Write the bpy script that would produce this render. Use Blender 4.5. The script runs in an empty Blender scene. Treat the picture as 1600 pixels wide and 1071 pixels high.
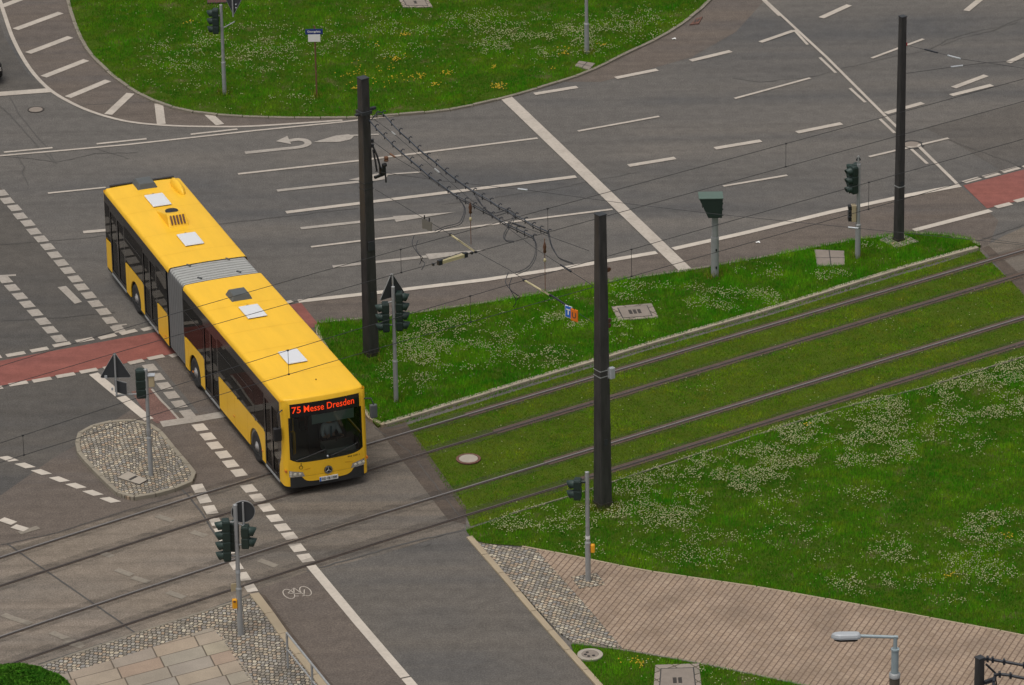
import bpy, bmesh, math, random
import numpy as np
from mathutils import Vector, Matrix
from mathutils.geometry import tessellate_polygon
random.seed(7); RNG = np.random.default_rng(11)
PI = math.pi
S = bpy.context.scene
COL = S.collection

# ------------------------------------------------------------------ camera, sky, sun, exposure
F_PX, CAM_H, PITCH, ROLL, IW, IH = 7508.16, 59.1557, 0.413598, -0.016957, 1600.0, 1071.0
_fw = Vector((0, math.cos(PITCH), -math.sin(PITCH)))
_up = Vector((0, math.sin(PITCH), math.cos(PITCH)))
_rt = Vector((1, 0, 0))
CR = _rt * math.cos(ROLL) + _up * math.sin(ROLL)
CU = -_rt * math.sin(ROLL) + _up * math.cos(ROLL)
cam = bpy.data.objects.new('camera', bpy.data.cameras.new('camera'))
COL.objects.link(cam)
cam.matrix_world = Matrix(((CR.x, CU.x, -_fw.x, 0), (CR.y, CU.y, -_fw.y, 0), (CR.z, CU.z, -_fw.z, CAM_H), (0, 0, 0, 1)))
cam.data.sensor_width = 36.0
cam.data.lens = 36.0 * F_PX / IW
cam.data.clip_start = 1.0
cam.data.clip_end = 6000.0
S.camera = cam

SUN_EL, SUN_AZ = 73.0, 222.0         # a high sun behind overcast, from behind the camera and to the left
W = bpy.data.worlds.new('World'); S.world = W; W.use_nodes = True
nt = W.node_tree; nt.nodes.clear()
sky = nt.nodes.new('ShaderNodeTexSky'); sky.sky_type = 'NISHITA'; sky.sun_disc = False
sky.sun_elevation = math.radians(SUN_EL); sky.sun_rotation = math.radians(SUN_AZ)
sky.air_density = 1.0; sky.dust_density = 6.0
hs = nt.nodes.new('ShaderNodeHueSaturation'); hs.inputs['Saturation'].default_value = 0.22
bg = nt.nodes.new('ShaderNodeBackground'); bg.inputs['Strength'].default_value = 0.13
wo = nt.nodes.new('ShaderNodeOutputWorld')
nt.links.new(sky.outputs[0], hs.inputs['Color']); nt.links.new(hs.outputs[0], bg.inputs['Color']); nt.links.new(bg.outputs[0], wo.inputs['Surface'])
sun = bpy.data.objects.new('sun', bpy.data.lights.new('sun', 'SUN')); COL.objects.link(sun)
sun.data.energy = 1.0; sun.data.angle = math.radians(32); sun.data.color = (1.0, 0.93, 0.82)
_el, _az = math.radians(SUN_EL), math.radians(SUN_AZ)
_sd = Vector((math.sin(_az) * math.cos(_el), math.cos(_az) * math.cos(_el), math.sin(_el)))
sun.rotation_euler = _sd.to_track_quat('Z', 'Y').to_euler()
sun.location = (0, 100, 60)
S.view_settings.view_transform = 'Standard'; S.view_settings.look = 'None'
S.view_settings.exposure = -0.08; S.view_settings.gamma = 1.0
S.render.engine = 'CYCLES'
S.cycles.max_bounces = 6; S.cycles.transparent_max_bounces = 12

# ------------------------------------------------------------------ pixel -> ground
def G3(px, py, z=0.0):
    """world point at height z seen at a pixel of the photograph: used to read the plan of the crossing off the picture"""
    d = _fw + CR * ((px - IW / 2) / F_PX) + CU * (-(py - IH / 2) / F_PX)
    t = (z - CAM_H) / d.z
    return Vector((d.x * t, d.y * t, z))
def G(px, py, z=0.0):
    p = G3(px, py, z); return (p.x, p.y)
def GP(pts, z=0.0): return [G(x, y, z) for x, y in pts]
TH = 0.5911009                                     # direction of the tram line
RU = Vector((math.cos(TH), math.sin(TH))); RN = Vector((-math.sin(TH), math.cos(TH)))
def tram(s, o):                                    # along / across the tram line
    p = RU * s + RN * o; return (p.x, p.y)

# ------------------------------------------------------------------ mesh helpers
class MB:
    def __init__(self): self.v = []; self.f = []; self.s = []; self.m = []; self.mi = 0
    def add(self, vs, fs, smooth=False):
        b = len(self.v); self.v += [tuple(p) for p in vs]
        for f in fs: self.f.append(tuple(i + b for i in f)); self.s.append(smooth); self.m.append(self.mi)
        return self
    def box(self, c, d, rz=0.0, taper=1.0):
        x, y, z = c; a, b, h = d[0] / 2, d[1] / 2, d[2] / 2; vs = []
        for k, t in ((-1, 1.0), (1, taper)):
            for sx, sy in ((-1, -1), (1, -1), (1, 1), (-1, 1)):
                px, py = sx * a * t, sy * b * t
                vs.append((x + px * math.cos(rz) - py * math.sin(rz), y + px * math.sin(rz) + py * math.cos(rz), z + k * h))
        return self.add(vs, [(3, 2, 1, 0), (4, 5, 6, 7), (0, 1, 5, 4), (1, 2, 6, 5), (2, 3, 7, 6), (3, 0, 4, 7)])
    def tube(self, pts, r, n=8, cap=True, r2=None):
        pts = [Vector(p) for p in pts]; N = len(pts); vs = []; fs = []
        up = Vector((0, 0, 1))
        for i, p in enumerate(pts):
            t = (pts[min(i + 1, N - 1)] - pts[max(i - 1, 0)]).normalized()
            a = t.cross(up)
            if a.length < 1e-3: a = t.cross(Vector((0, 1, 0)))
            a.normalize(); b = a.cross(t)
            rr = r if r2 is None else r + (r2 - r) * i / (N - 1)
            for k in range(n):
                w = 2 * PI * k / n + PI / n
                vs.append(p + a * (rr * math.cos(w)) + b * (rr * math.sin(w)))
        for i in range(N - 1):
            for k in range(n):
                fs.append((i * n + k, i * n + (k + 1) % n, (i + 1) * n + (k + 1) % n, (i + 1) * n + k))
        self.add(vs, fs, True)
        if cap:
            b = len(self.v) - len(vs)
            for idx in (list(range(n))[::-1], [(N - 1) * n + k for k in range(n)]):
                self.add([self.v[b + i] for i in idx], [tuple(range(n))])       # caps keep their own corners so the tube shades round
        return self
    def lathe(self, c, prof, n=24, axis='z', smooth=True):
        """prof: (r, h) list"""
        vs = []; fs = []
        for r, h in prof:
            for k in range(n):
                w = 2 * PI * k / n; a, b = r * math.cos(w), r * math.sin(w)
                p = {'z': (a, b, h), 'y': (a, h, b), 'x': (h, a, b)}[axis]
                vs.append((c[0] + p[0], c[1] + p[1], c[2] + p[2]))
        for i in range(len(prof) - 1):
            for k in range(n): fs.append((i * n + k, i * n + (k + 1) % n, (i + 1) * n + (k + 1) % n, (i + 1) * n + k))
        self.add(vs, fs, smooth)
        b = len(self.v) - len(vs)
        for i0, rev in ((0, True), ((len(prof) - 1) * n, False)):
            if prof[0 if rev else -1][0] > 1e-4:
                idx = [b + i0 + k for k in range(n)]
                self.add([self.v[i] for i in (idx[::-1] if rev else idx)], [tuple(range(n))])
        return self
    def prism(self, poly, fn, t0, t1):
        """2-D polygon extruded between depths t0 and t1; fn(a, b, t) -> xyz"""
        n = len(poly)
        vs = [fn(a, b, t0) for a, b in poly] + [fn(a, b, t1) for a, b in poly]
        tris = tessellate_polygon([[Vector((a, b, 0)) for a, b in poly]])
        fs = [tuple(t) for t in tris] + [tuple(i + n for i in t[::-1]) for t in tris]
        fs += [(i, (i + 1) % n, n + (i + 1) % n, n + i) for i in range(n)]
        return self.add(vs, fs)
    def grid(self, fn, nu, nv, smooth=True):
        vs = [fn(i / nu, j / nv) for j in range(nv + 1) for i in range(nu + 1)]
        fs = [(j * (nu + 1) + i, j * (nu + 1) + i + 1, (j + 1) * (nu + 1) + i + 1, (j + 1) * (nu + 1) + i) for j in range(nv) for i in range(nu)]
        return self.add(vs, fs, smooth)
    def build(self, name, mat, parent=None, fix=True):
        me = bpy.data.meshes.new(name); me.from_pydata(self.v, [], self.f)
        me.polygons.foreach_set('use_smooth', self.s)
        for m in (mat if isinstance(mat, (list, tuple)) else [mat]): me.materials.append(m)
        if isinstance(mat, (list, tuple)): me.polygons.foreach_set('material_index', self.m)
        if fix:
            bm = bmesh.new(); bm.from_mesh(me); bmesh.ops.recalc_face_normals(bm, faces=bm.faces); bm.to_mesh(me); bm.free()
        me.update()
        o = bpy.data.objects.new(name, me); COL.objects.link(o)
        if parent is not None: o.parent = parent
        return o
def bevel(o, w=0.01, seg=2):
    m = o.modifiers.new('bevel', 'BEVEL'); m.width = w; m.segments = seg; m.limit_method = 'ANGLE'; return o
def tag(o, label=None, cat=None, group=None, kind=None):
    if label: o['label'] = label
    if cat: o['category'] = cat
    if group: o['group'] = group
    if kind: o['kind'] = kind
    return o
def thing(name, label, cat, loc, rz=0.0, group=None):
    o = bpy.data.objects.new(name, None); COL.objects.link(o); o.empty_display_size = 0.3
    o.location = loc; o.rotation_euler = (0, 0, rz)
    return tag(o, label, cat, group)
def text_mesh(body, size, spacing=1.0, bold=0.0):
    """verts (x, y) and faces of a line of text, left aligned at 0,0; returns verts, faces, width, height"""
    cu = bpy.data.curves.new('lettering', 'FONT'); cu.body = body; cu.size = size; cu.space_character = spacing; cu.offset = bold
    cu.resolution_u = 3
    ob = bpy.data.objects.new('lettering', cu); COL.objects.link(ob)
    me = ob.to_mesh(); vs = [(v.co.x, v.co.y) for v in me.vertices]; fs = [tuple(p.vertices) for p in me.polygons]
    ob.to_mesh_clear(); bpy.data.objects.remove(ob); bpy.data.curves.remove(cu)
    xs = [a for a, _ in vs]; ys = [b for _, b in vs]
    x0, y0 = min(xs), min(ys)
    return [(a - x0, b - y0) for a, b in vs], fs, max(xs) - x0, max(ys) - y0
def smooth_path(pts, n=6, closed=False):
    P = [Vector((*p, 0)) if len(p) == 2 else Vector(p) for p in pts]; out = []; N = len(P)
    rng = range(N if closed else N - 1)
    for i in rng:
        g = (lambda k: P[k % N]) if closed else (lambda k: P[max(0, min(N - 1, k))])
        p0, p1, p2, p3 = g(i - 1), g(i), g(i + 1), g(i + 2)
        for k in range(n):
            t = k / n
            out.append(0.5 * (2 * p1 + (p2 - p0) * t + (2 * p0 - 5 * p1 + 4 * p2 - p3) * t * t + (3 * p1 - p0 - 3 * p2 + p3) * t ** 3))
    if not closed: out.append(P[-1])
    return [tuple(p) for p in out] if len(pts[0]) == 3 else [(p.x, p.y) for p in out]

# ------------------------------------------------------------------ materials
class NT:
    def __init__(self, name):
        self.mat = bpy.data.materials.new(name); self.mat.use_nodes = True
        self.t = self.mat.node_tree; self.b = self.t.nodes['Principled BSDF']
        self.out = self.t.nodes['Material Output']
    def n(self, typ, **kw):
        nd = self.t.nodes.new('ShaderNode' + typ)
        for k, v in kw.items(): setattr(nd, k, v)
        return nd
    def l(self, a, b): self.t.links.new(a, b)
    def val(self, sock, v):
        if hasattr(v, 'links') or hasattr(v, 'is_linked'): self.l(v, sock)
        else: sock.default_value = v
    def math(self, op, a, b=0.0, c=None, clamp=False):
        nd = self.n('Math', operation=op); nd.use_clamp = clamp
        self.val(nd.inputs[0], a); self.val(nd.inputs[1], b)
        if c is not None: self.val(nd.inputs[2], c)
        return nd.outputs[0]
    def pos(self, rz=0.0, scale=(1, 1, 1)):
        tc = self.n('TexCoord'); mp = self.n('Mapping'); mp.inputs['Rotation'].default_value = (0, 0, rz); mp.inputs['Scale'].default_value = scale
        self.l(tc.outputs['Object'], mp.inputs['Vector']); return mp.outputs[0]
    def noise(self, vec, scale, detail=3.0, rough=0.55, dist=0.0):
        nd = self.n('TexNoise'); nd.inputs['Scale'].default_value = scale; nd.inputs['Detail'].default_value = detail
        nd.inputs['Roughness'].default_value = rough; nd.inputs['Distortion'].default_value = dist
        self.l(vec, nd.inputs['Vector']); return nd.outputs['Fac']
    def ramp(self, fac, stops):
        nd = self.n('ValToRGB'); e = nd.color_ramp.elements
        while len(e) < len(stops): e.new(0.5)
        for i, (p, c) in enumerate(stops):
            e[i].position = p; e[i].color = (*c, 1) if len(c) == 3 else c
        self.l(fac, nd.inputs[0]); return nd.outputs[0]
    def mix(self, fac, a, b, mode='MIX'):
        nd = self.n('Mix', data_type='RGBA', blend_type=mode)
        self.val(nd.inputs[0], fac)
        for k, v in ((6, a), (7, b)):
            if isinstance(v, tuple): nd.inputs[k].default_value = (*v, 1)
            else: self.l(v, nd.inputs[k])
        return nd.outputs[2]
    def bump(self, h, strength=0.3, dist=0.01):
        nd = self.n('Bump'); nd.inputs['Strength'].default_value = strength; nd.inputs['Distance'].default_value = dist
        self.l(h, nd.inputs['Height']); self.l(nd.outputs[0], self.b.inputs['Normal'])
    def done(self, col=None, rough=0.6, metal=0.0, spec=0.5):
        if col is not None: self.val(self.b.inputs['Base Color'], (*col, 1) if isinstance(col, tuple) else col)
        self.val(self.b.inputs['Roughness'], rough); self.b.inputs['Metallic'].default_value = metal
        self.b.inputs['Specular IOR Level'].default_value = spec
        return self.mat
def v3(c, k): return tuple(x * k for x in c)
def m_plain(name, col, rough=0.5, metal=0.0, var=0.12, scale=6.0, spec=0.5, bump=0.0):
    t = NT(name); p = t.pos()
    c = t.mix(t.noise(p, scale, 4), v3(col, 1 - var), v3(col, 1 + var))
    if bump: t.bump(t.noise(p, scale * 8, 2), bump, 0.01)
    return t.done(c, rough, metal, spec)
ROAD_AZ = math.atan2(*(Vector(G(957, 327)) - Vector(G(486, 386))).yx)        # direction of the far carriageway
BUS_AZ = math.radians(-69.6)
def m_asphalt(name, col, az=ROAD_AZ, streak=0.14, warm=(1.06, 1.0, 0.92), grain=0.26, stain=0.25, lane=0.33):
    """asphalt: aggregate speckle, worn bands along the driving direction, blotches and dark drips"""
    t = NT(name); p = t.pos(); pr = t.pos(-az, (0.035, 1, 1)); 
    sp = t.noise(p, 21, 3, 0.75); mid = t.noise(p, 2.6, 5, 0.6); big = t.noise(p, 0.16, 3)
    st = t.noise(pr, lane, 3, 0.5); st2 = t.noise(pr, 1.7, 4, 0.6)
    c = t.mix(t.ramp(st, [(.36, (0, 0, 0)), (.64, (1, 1, 1))]), v3(col, 1 - streak), tuple(a * b * (1 + streak) for a, b in zip(col, warm)))
    c = t.mix(t.ramp(big, [(0.40, (0, 0, 0)), (0.62, (1, 1, 1))]), c, tuple(a * b for a, b in zip(col, (1.1, 1.04, 0.96))))
    g = t.ramp(sp, [(0.38, (1 - grain,) * 3), (0.64, (1 + grain,) * 3)])
    c = t.mix(1.0, c, g, 'MULTIPLY')
    c = t.mix(1.0, c, t.ramp(mid, [(0.33, (0.88,) * 3), (0.66, (1.10,) * 3)]), 'MULTIPLY')
    c = t.mix(1.0, c, t.ramp(st2, [(0.34, (1 - stain * 0.55,) * 3), (0.52, (1, 1, 1))]), 'MULTIPLY')
    t.bump(sp, 0.25, 0.004)
    return t.done(c, 0.86, 0, 0.3)
def m_paint(name, col=(0.43, 0.38, 0.325), wear=0.55):
    t = NT(name); p = t.pos()
    a = t.noise(p, 9, 5, 0.7); b = t.noise(p, 1.2, 3)
    f = t.math('MULTIPLY', t.ramp(a, [(0.42, (0, 0, 0)), (0.75, (1, 1, 1))]), wear)
    c = t.mix(f, v3(col, 1.06), v3(col, 0.62)); c = t.mix(1.0, c, t.ramp(b, [(0.3, (0.86,) * 3), (0.7, (1.05,) * 3)]), 'MULTIPLY')
    return t.done(c, 0.7, 0, 0.3)
def m_cells(name, cols, w, h, rz=0.0, joint=(0.05, 0.045, 0.04), jw=0.09, jv=None, arcs=None, wob=0.0, off=0.5, rough=0.8, bump=0.5, wav=None, dirt=0.2, jmix=1.0, shear=0.0):
    """laid stones: rows of height h, stones of width w, each stone its own colour; arcs=(width, radius) lays them in segmental arcs"""
    t = NT(name); p = t.pos(rz)
    sx = t.n('SeparateXYZ'); 
    if wob:
        nz = t.n('TexNoise'); nz.inputs['Scale'].default_value = 3.0; t.l(p, nz.inputs['Vector'])
        ad = t.n('VectorMath', operation='MULTIPLY_ADD'); t.l(nz.outputs['Color'], ad.inputs[0]); ad.inputs[1].default_value = (wob,) * 3; t.l(p, ad.inputs[2])
        t.l(ad.outputs[0], sx.inputs[0])
    else: t.l(p, sx.inputs[0])
    x, y = sx.outputs[0], sx.outputs[1]
    if arcs:
        aw, R = arcs
        k = t.math('FLOOR', t.math('DIVIDE', x, aw))
        xl = t.math('SUBTRACT', x, t.math('MULTIPLY', t.math('ADD', k, 0.5), aw))
        arc = t.math('SQRT', t.math('SUBTRACT', R * R, t.math('MULTIPLY', xl, xl)))
        y = t.math('SUBTRACT', y, arc); x = t.math('ADD', t.math('MULTIPLY', t.math('ARCSINE', t.math('DIVIDE', xl, R)), R), t.math('MULTIPLY', k, 7.31))
    if shear: x = t.math('ADD', x, t.math('MULTIPLY', y, shear))
    if wav: x = t.math('ADD', x, t.math('MULTIPLY', t.math('SINE', t.math('MULTIPLY', y, wav[0])), wav[1]))
    v = t.math('DIVIDE', y, h); row = t.math('FLOOR', v)
    u = t.math('ADD', t.math('DIVIDE', x, w), t.math('MULTIPLY', row, off)); cu = t.math('FLOOR', u)
    cb = t.n('CombineXYZ'); t.l(cu, cb.inputs[0]); t.l(row, cb.inputs[1])
    wn = t.n('TexWhiteNoise', noise_dimensions='2D'); t.l(cb.outputs[0], wn.inputs['Vector'])
    c = t.ramp(wn.outputs['Value'], [(i / max(1, len(cols) - 1), q) for i, q in enumerate(cols)])
    fu = t.math('ABSOLUTE', t.math('SUBTRACT', t.math('FRACT', u), 0.5)); fv = t.math('ABSOLUTE', t.math('SUBTRACT', t.math('FRACT', v), 0.5))
    ju = jw if jv is None else jv
    mu = t.n('MapRange'); t.l(fu, mu.inputs[0]); mu.inputs[1].default_value = 0.5 - ju; mu.inputs[2].default_value = 0.5 - ju * 0.35
    mv = t.n('MapRange'); t.l(fv, mv.inputs[0]); mv.inputs[1].default_value = 0.5 - jw; mv.inputs[2].default_value = 0.5 - jw * 0.35
    j = t.math('MAXIMUM', mu.outputs[0], mv.outputs[0])
    big = t.noise(t.pos(), 0.9, 4); c = t.mix(1.0, c, t.ramp(big, [(0.3, (1 - dirt,) * 3), (0.7, (1 + dirt * 0.5,) * 3)]), 'MULTIPLY')
    fine = t.noise(t.pos(), 30, 2); c = t.mix(1.0, c, t.ramp(fine, [(0.3, (0.88,) * 3), (0.7, (1.1,) * 3)]), 'MULTIPLY')
    c = t.mix(t.math('MULTIPLY', j, jmix), c, joint)
    t.bump(t.math('SUBTRACT', 1.0, j), bump, 0.012)
    return t.done(c, rough, 0, 0.3)
def m_grass(name, cols, dry, scale=0.55):
    """blade colour: species patches in space and a tone of its own for every blade"""
    t = NT(name); p = t.pos(); at = t.n('Attribute', attribute_name='tone')
    a = t.noise(p, scale, 4, 0.6); b = t.noise(p, scale * 4.7, 3, 0.6)
    c = t.ramp(a, [(0.36, cols[0]), (0.5, cols[1]), (0.64, cols[2])])
    c = t.mix(t.ramp(b, [(0.47, (0, 0, 0)), (0.66, (0.65,) * 3)]), c, dry)
    c = t.mix(1.0, c, t.ramp(at.outputs['Fac'], [(0, (0.45, 0.48, 0.5)), (0.55, (1.0, 1.0, 1.0)), (1, (1.8, 1.6, 1.5))]), 'MULTIPLY')
    # normals of the flat blades are tilted skyward so they shade brighter
    ge = t.n('NewGeometry'); va = t.n('VectorMath', operation='MULTIPLY_ADD'); t.l(ge.outputs['Normal'], va.inputs[0]); va.inputs[1].default_value = (.45,) * 3; va.inputs[2].default_value = (0, 0, .75)
    vn = t.n('VectorMath', operation='NORMALIZE'); t.l(va.outputs[0], vn.inputs[0])
    d = t.n('BsdfDiffuse'); tr = t.n('BsdfTranslucent'); t.l(vn.outputs[0], d.inputs['Normal']); mx = t.n('MixShader'); mx.inputs[0].default_value = 0.35
    t.l(c, d.inputs[0]); t.l(c, tr.inputs[0]); t.l(d.outputs[0], mx.inputs[1]); t.l(tr.outputs[0], mx.inputs[2]); t.l(mx.outputs[0], t.out.inputs[0])
    return t.mat
def m_glass(name, tint=(0.10, 0.11, 0.11), refl=1.0, rough=0.02, ior=1.5):
    t = NT(name); tr = t.n('BsdfTransparent'); tr.inputs[0].default_value = (*tint, 1)
    gl = t.n('BsdfGlossy'); gl.inputs['Roughness'].default_value = rough; gl.inputs[0].default_value = (refl,) * 3 + (1,)
    fr = t.n('Fresnel'); fr.inputs[0].default_value = ior; mx = t.n('MixShader')
    t.l(fr.outputs[0], mx.inputs[0]); t.l(tr.outputs[0], mx.inputs[1]); t.l(gl.outputs[0], mx.inputs[2]); t.l(mx.outputs[0], t.out.inputs[0])
    return t.mat
def m_emit(name, col, s):
    t = NT(name); t.b.inputs['Emission Color'].default_value = (*col, 1); t.b.inputs['Emission Strength'].default_value = s
    return t.done(v3(col, 0.3), 0.5)

M = {}
M['asphalt'] = m_asphalt('asphalt', (0.104, 0.101, 0.099), streak=0.22, warm=(1.12, 1.03, .92), stain=0.22)
M['asphalt_dim'] = m_asphalt('asphalt_dim', (0.094, 0.088, 0.083), ROAD_AZ, .08)
M['asphalt_dark'] = m_asphalt('asphalt_dark', (0.082, 0.078, 0.074), BUS_AZ, 0.10, lane=0.6)
M['asphalt_brown'] = m_asphalt('asphalt_brown', (0.112, 0.096, 0.086), ROAD_AZ, 0.06, lane=1.0)
M['asphalt_lane'] = m_asphalt('asphalt_lane', (0.108, 0.101, 0.094), BUS_AZ, 0.13, lane=0.7)
M['asphalt_edge'] = m_asphalt('asphalt_edge', (0.084, 0.068, 0.057), BUS_AZ, 0.10, lane=1.5, stain=0.4)
M['track_slab'] = m_asphalt('track_slab', (0.180, 0.156, 0.132), TH, 0.13, warm=(1.05, 1.0, 0.95), lane=1.1, stain=0.45)
M['track_slab_grey'] = m_asphalt('track_slab_grey', (0.135, 0.119, 0.103), BUS_AZ, 0.14, lane=0.9, stain=0.5)
M['red'] = m_asphalt('red_surface', (0.215, 0.079, 0.067), ROAD_AZ, 0.10, warm=(1, 1, 1), lane=0.9, grain=0.1)
M['red_worn'] = m_asphalt('red_worn', (0.150, 0.086, 0.074), ROAD_AZ, 0.2, warm=(1, 1, 1), lane=1.4)
M['tar'] = m_plain('tar', (0.035, 0.033, 0.031), 0.7, var=0.3)
M['seam'] = m_plain('seam', (0.072, 0.067, 0.062), 0.8, var=0.3)
M['paint'] = m_paint('road_paint')
M['paint_worn'] = m_paint('road_paint_worn', (0.345, 0.31, 0.27), 0.7)
M['paint_ghost'] = m_paint('road_paint_ghost', (0.235, 0.205, 0.165), 0.7)
M['paint_new'] = m_paint('road_paint_new', (0.50, 0.445, 0.38), 0.4)
M['kerb'] = m_plain('kerb_stone', (0.20, 0.175, 0.135), 0.85, var=0.3, scale=1.6, bump=0.3)
M['kerb_isl'] = m_plain('kerb_island', (0.245, 0.215, 0.165), 0.85, var=0.25, scale=1.9, bump=0.3)
M['kerb_tan'] = m_plain('kerb_tan', (0.33, 0.265, 0.18), 0.85, var=0.2, scale=1.3, bump=0.3)
M['kerb_grey'] = m_plain('kerb_concrete', (0.32, 0.275, 0.205), 0.85, var=0.28, scale=1.9, bump=0.3)
M['concrete'] = m_plain('cover_concrete', (0.215, 0.18, 0.15), 0.85, var=0.2, scale=4, bump=0.3)
M['concrete_pale'] = m_plain('cover_concrete_pale', (0.33, 0.29, 0.24), 0.85, var=0.14, scale=5, bump=0.3)
M['iron'] = m_plain('cast_iron', (0.05, 0.042, 0.036), 0.6, 0.3, var=0.3)
M['rust_iron'] = m_plain('rust_iron', (0.13, 0.058, 0.04), 0.8, var=0.3)
def m_soil():
    t = NT('soil'); p = t.pos(); c = t.mix(t.ramp(t.noise(p, 1.1, 4), [(.56, (0, 0, 0)), (.74, (.8,) * 3)]), (0.050, 0.088, 0.010), (0.135, 0.098, 0.060))
    return t.done(t.mix(1.0, c, t.ramp(t.noise(p, 14, 3), [(.3, (.7,) * 3), (.7, (1.2,) * 3)]), 'MULTIPLY'), 0.95, 0, 0.0)
M['soil'] = m_soil()
M['moss'] = m_plain('moss', (0.062, 0.092, 0.012), 0.95, var=0.4, scale=1.2, spec=0.0)
M['earth'] = m_plain('earth', (0.10, 0.075, 0.05), 0.95, var=0.4, scale=3)
M['lawn'] = m_grass('lawn_blade', [(0.032, 0.190, 0.006), (0.068, 0.240, 0.007), (0.125, 0.290, 0.010)], (0.17, 0.225, 0.016))
M['lawn_lush'] = m_grass('lawn_lush_blade', [(0.032, 0.205, 0.006), (0.066, 0.260, 0.007), (0.118, 0.305, 0.010)], (0.155, 0.25, 0.014))
M['mown'] = m_grass('mown_blade', [(0.055, 0.195, 0.006), (0.105, 0.232, 0.007), (0.170, 0.270, 0.010)], (0.22, 0.215, 0.020), 0.5)
M['clover'] = m_plain('clover_white', (0.44, 0.445, 0.23), 0.8, var=0.15, scale=20)
M['yellow_flower'] = m_plain('yellow_petal', (0.60, 0.40, 0.02), 0.8, var=0.15, scale=20)
def m_pole():
    t = NT('pole_paint'); p = t.pos(0, (1, 1, .18)); q = t.pos()
    c = t.mix(t.ramp(t.noise(p, 9, 4), [(.35, (0, 0, 0)), (.65, (1, 1, 1))]), (0.032, 0.030, 0.030), (0.052, 0.049, 0.048))
    c = t.mix(t.ramp(t.noise(q, 5, 5, .7), [(.66, (0, 0, 0)), (.74, (.6,) * 3)]), c, (0.095, 0.070, 0.055))
    return t.done(c, .5, 0, .4)
M['pole'] = m_pole()
M['steel'] = m_plain('galvanised_steel', (0.30, 0.305, 0.305), 0.5, 0.1, var=0.16, scale=7)
M['steel_pale'] = m_plain('pale_steel', (0.42, 0.44, 0.46), 0.45, 0.2, var=0.08)
M['lamp_grey'] = m_plain('lamp_grey', (0.30, 0.36, 0.38), 0.5, 0.1, var=0.08)
M['wood_brown'] = m_plain('weathered_post', (0.085, 0.068, 0.05), 0.85, var=0.3, scale=5)
M['sig'] = m_plain('signal_green', (0.012, 0.026, 0.021), 0.45, var=0.15)
M['sig_visor'] = m_plain('visor_green', (0.021, 0.041, 0.034), 0.5, var=0.15)
M['black'] = m_plain('black_plastic', (0.012, 0.012, 0.013), 0.45, var=0.1)
M['lens'] = m_plain('dark_lens', (0.02, 0.016, 0.014), 0.2, var=0.1)
M['sign_back'] = m_plain('sign_back_grey', (0.040, 0.043, 0.047), 0.6, 0.2, var=0.15)
M['sign_edge'] = m_plain('sign_edge', (0.30, 0.30, 0.30), 0.5, 0.3, var=0.1)
M['wire_plate'] = m_plain('wire_plate_grey', (0.15, 0.145, 0.13), 0.6, var=0.1)
M['sign_red'] = m_plain('sign_red', (0.45, 0.03, 0.03), 0.5, var=0.05)
M['sign_white'] = m_plain('sign_white', (0.75, 0.74, 0.71), 0.5, var=0.05)
M['sign_blue'] = m_plain('sign_blue', (0.012, 0.03, 0.17), 0.5, var=0.05)
M['pale_blue'] = m_plain('panel_blue', (0.02, 0.13, 0.50), 0.5, var=0.05)
M['orange'] = m_plain('panel_orange', (0.70, 0.17, 0.01), 0.5, var=0.05)
M['amber'] = m_plain('amber_plastic', (0.75, 0.34, 0.01), 0.5, var=0.06)
M['dull_red'] = m_plain('dull_red_plate', (0.085, 0.032, 0.026), 0.85, var=0.3)
M['rust'] = m_plain('rust_steel', (0.16, 0.075, 0.04), 0.8, var=0.25)
M['beige'] = m_plain('beige_box', (0.42, 0.34, 0.21), 0.6, var=0.08)
M['camgreen'] = m_plain('box_green', (0.012, 0.024, 0.019), 0.6, var=0.15)
M['camlid_lit'] = m_plain('box_lid_lit', (0.085, 0.130, 0.108), 0.6, var=0.1)  # paler than the box: light from above put into the colour
M['wire'] = m_plain('copper_wire_dark', (0.05, 0.05, 0.052), 0.5, 0.5, var=0.1)
M['cable'] = m_plain('black_cable', (0.018, 0.020, 0.026), 0.45, var=0.1)
M['cable_grey'] = m_plain('grey_cable', (0.045, 0.056, 0.075), 0.4, 0.1, var=0.1)  # paler blue-grey for one strand of each clipped pair
M['insul'] = m_plain('insulator_cream', (0.48, 0.42, 0.24), 0.5, var=0.1)
M['insul_brown'] = m_plain('insulator_brown', (0.10, 0.045, 0.025), 0.4, var=0.1)
M['rail'] = m_plain('rail_steel', (0.42, 0.375, 0.345), 0.36, 0.85, var=0.12, scale=2)
M['rail_rust'] = m_plain('rail_rusty', (0.11, 0.088, 0.076), 0.5, 0.4, var=0.25, scale=3)
M['rail_side'] = m_plain('rail_filler', (0.085, 0.055, 0.040), 0.85, var=0.3, scale=3)
M['groove'] = m_plain('rail_groove', (0.018, 0.016, 0.014), 0.8, var=0.2)
PAV_AZ = math.atan2(*(Vector(G(1295, 926)) - Vector(G(1200, 1053))).yx)
def m_grime():
    t = NT('rail_grime'); p = t.pos(-TH, (.25, 1, 1)); f = t.ramp(t.noise(p, 4.0, 5, .65), [(.30, (0, 0, 0)), (.75, (.42,) * 3)])
    t.b.inputs['Base Color'].default_value = (.062, .054, .046, 1); t.b.inputs['Roughness'].default_value = .9; t.l(f, t.b.inputs['Alpha']); return t.mat
M['grime'] = m_grime()
M['paver'] = m_cells('pavers', [(0.290, 0.212, 0.150), (0.318, 0.236, 0.170), (0.305, 0.228, 0.168), (0.338, 0.256, 0.186)], 0.205, 0.172, -PAV_AZ, joint=(0.150, 0.102, 0.074), jw=0.15, jv=0.05, wav=(2 * PI / 0.172, 0.012), bump=0.6, dirt=0.27)
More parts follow.
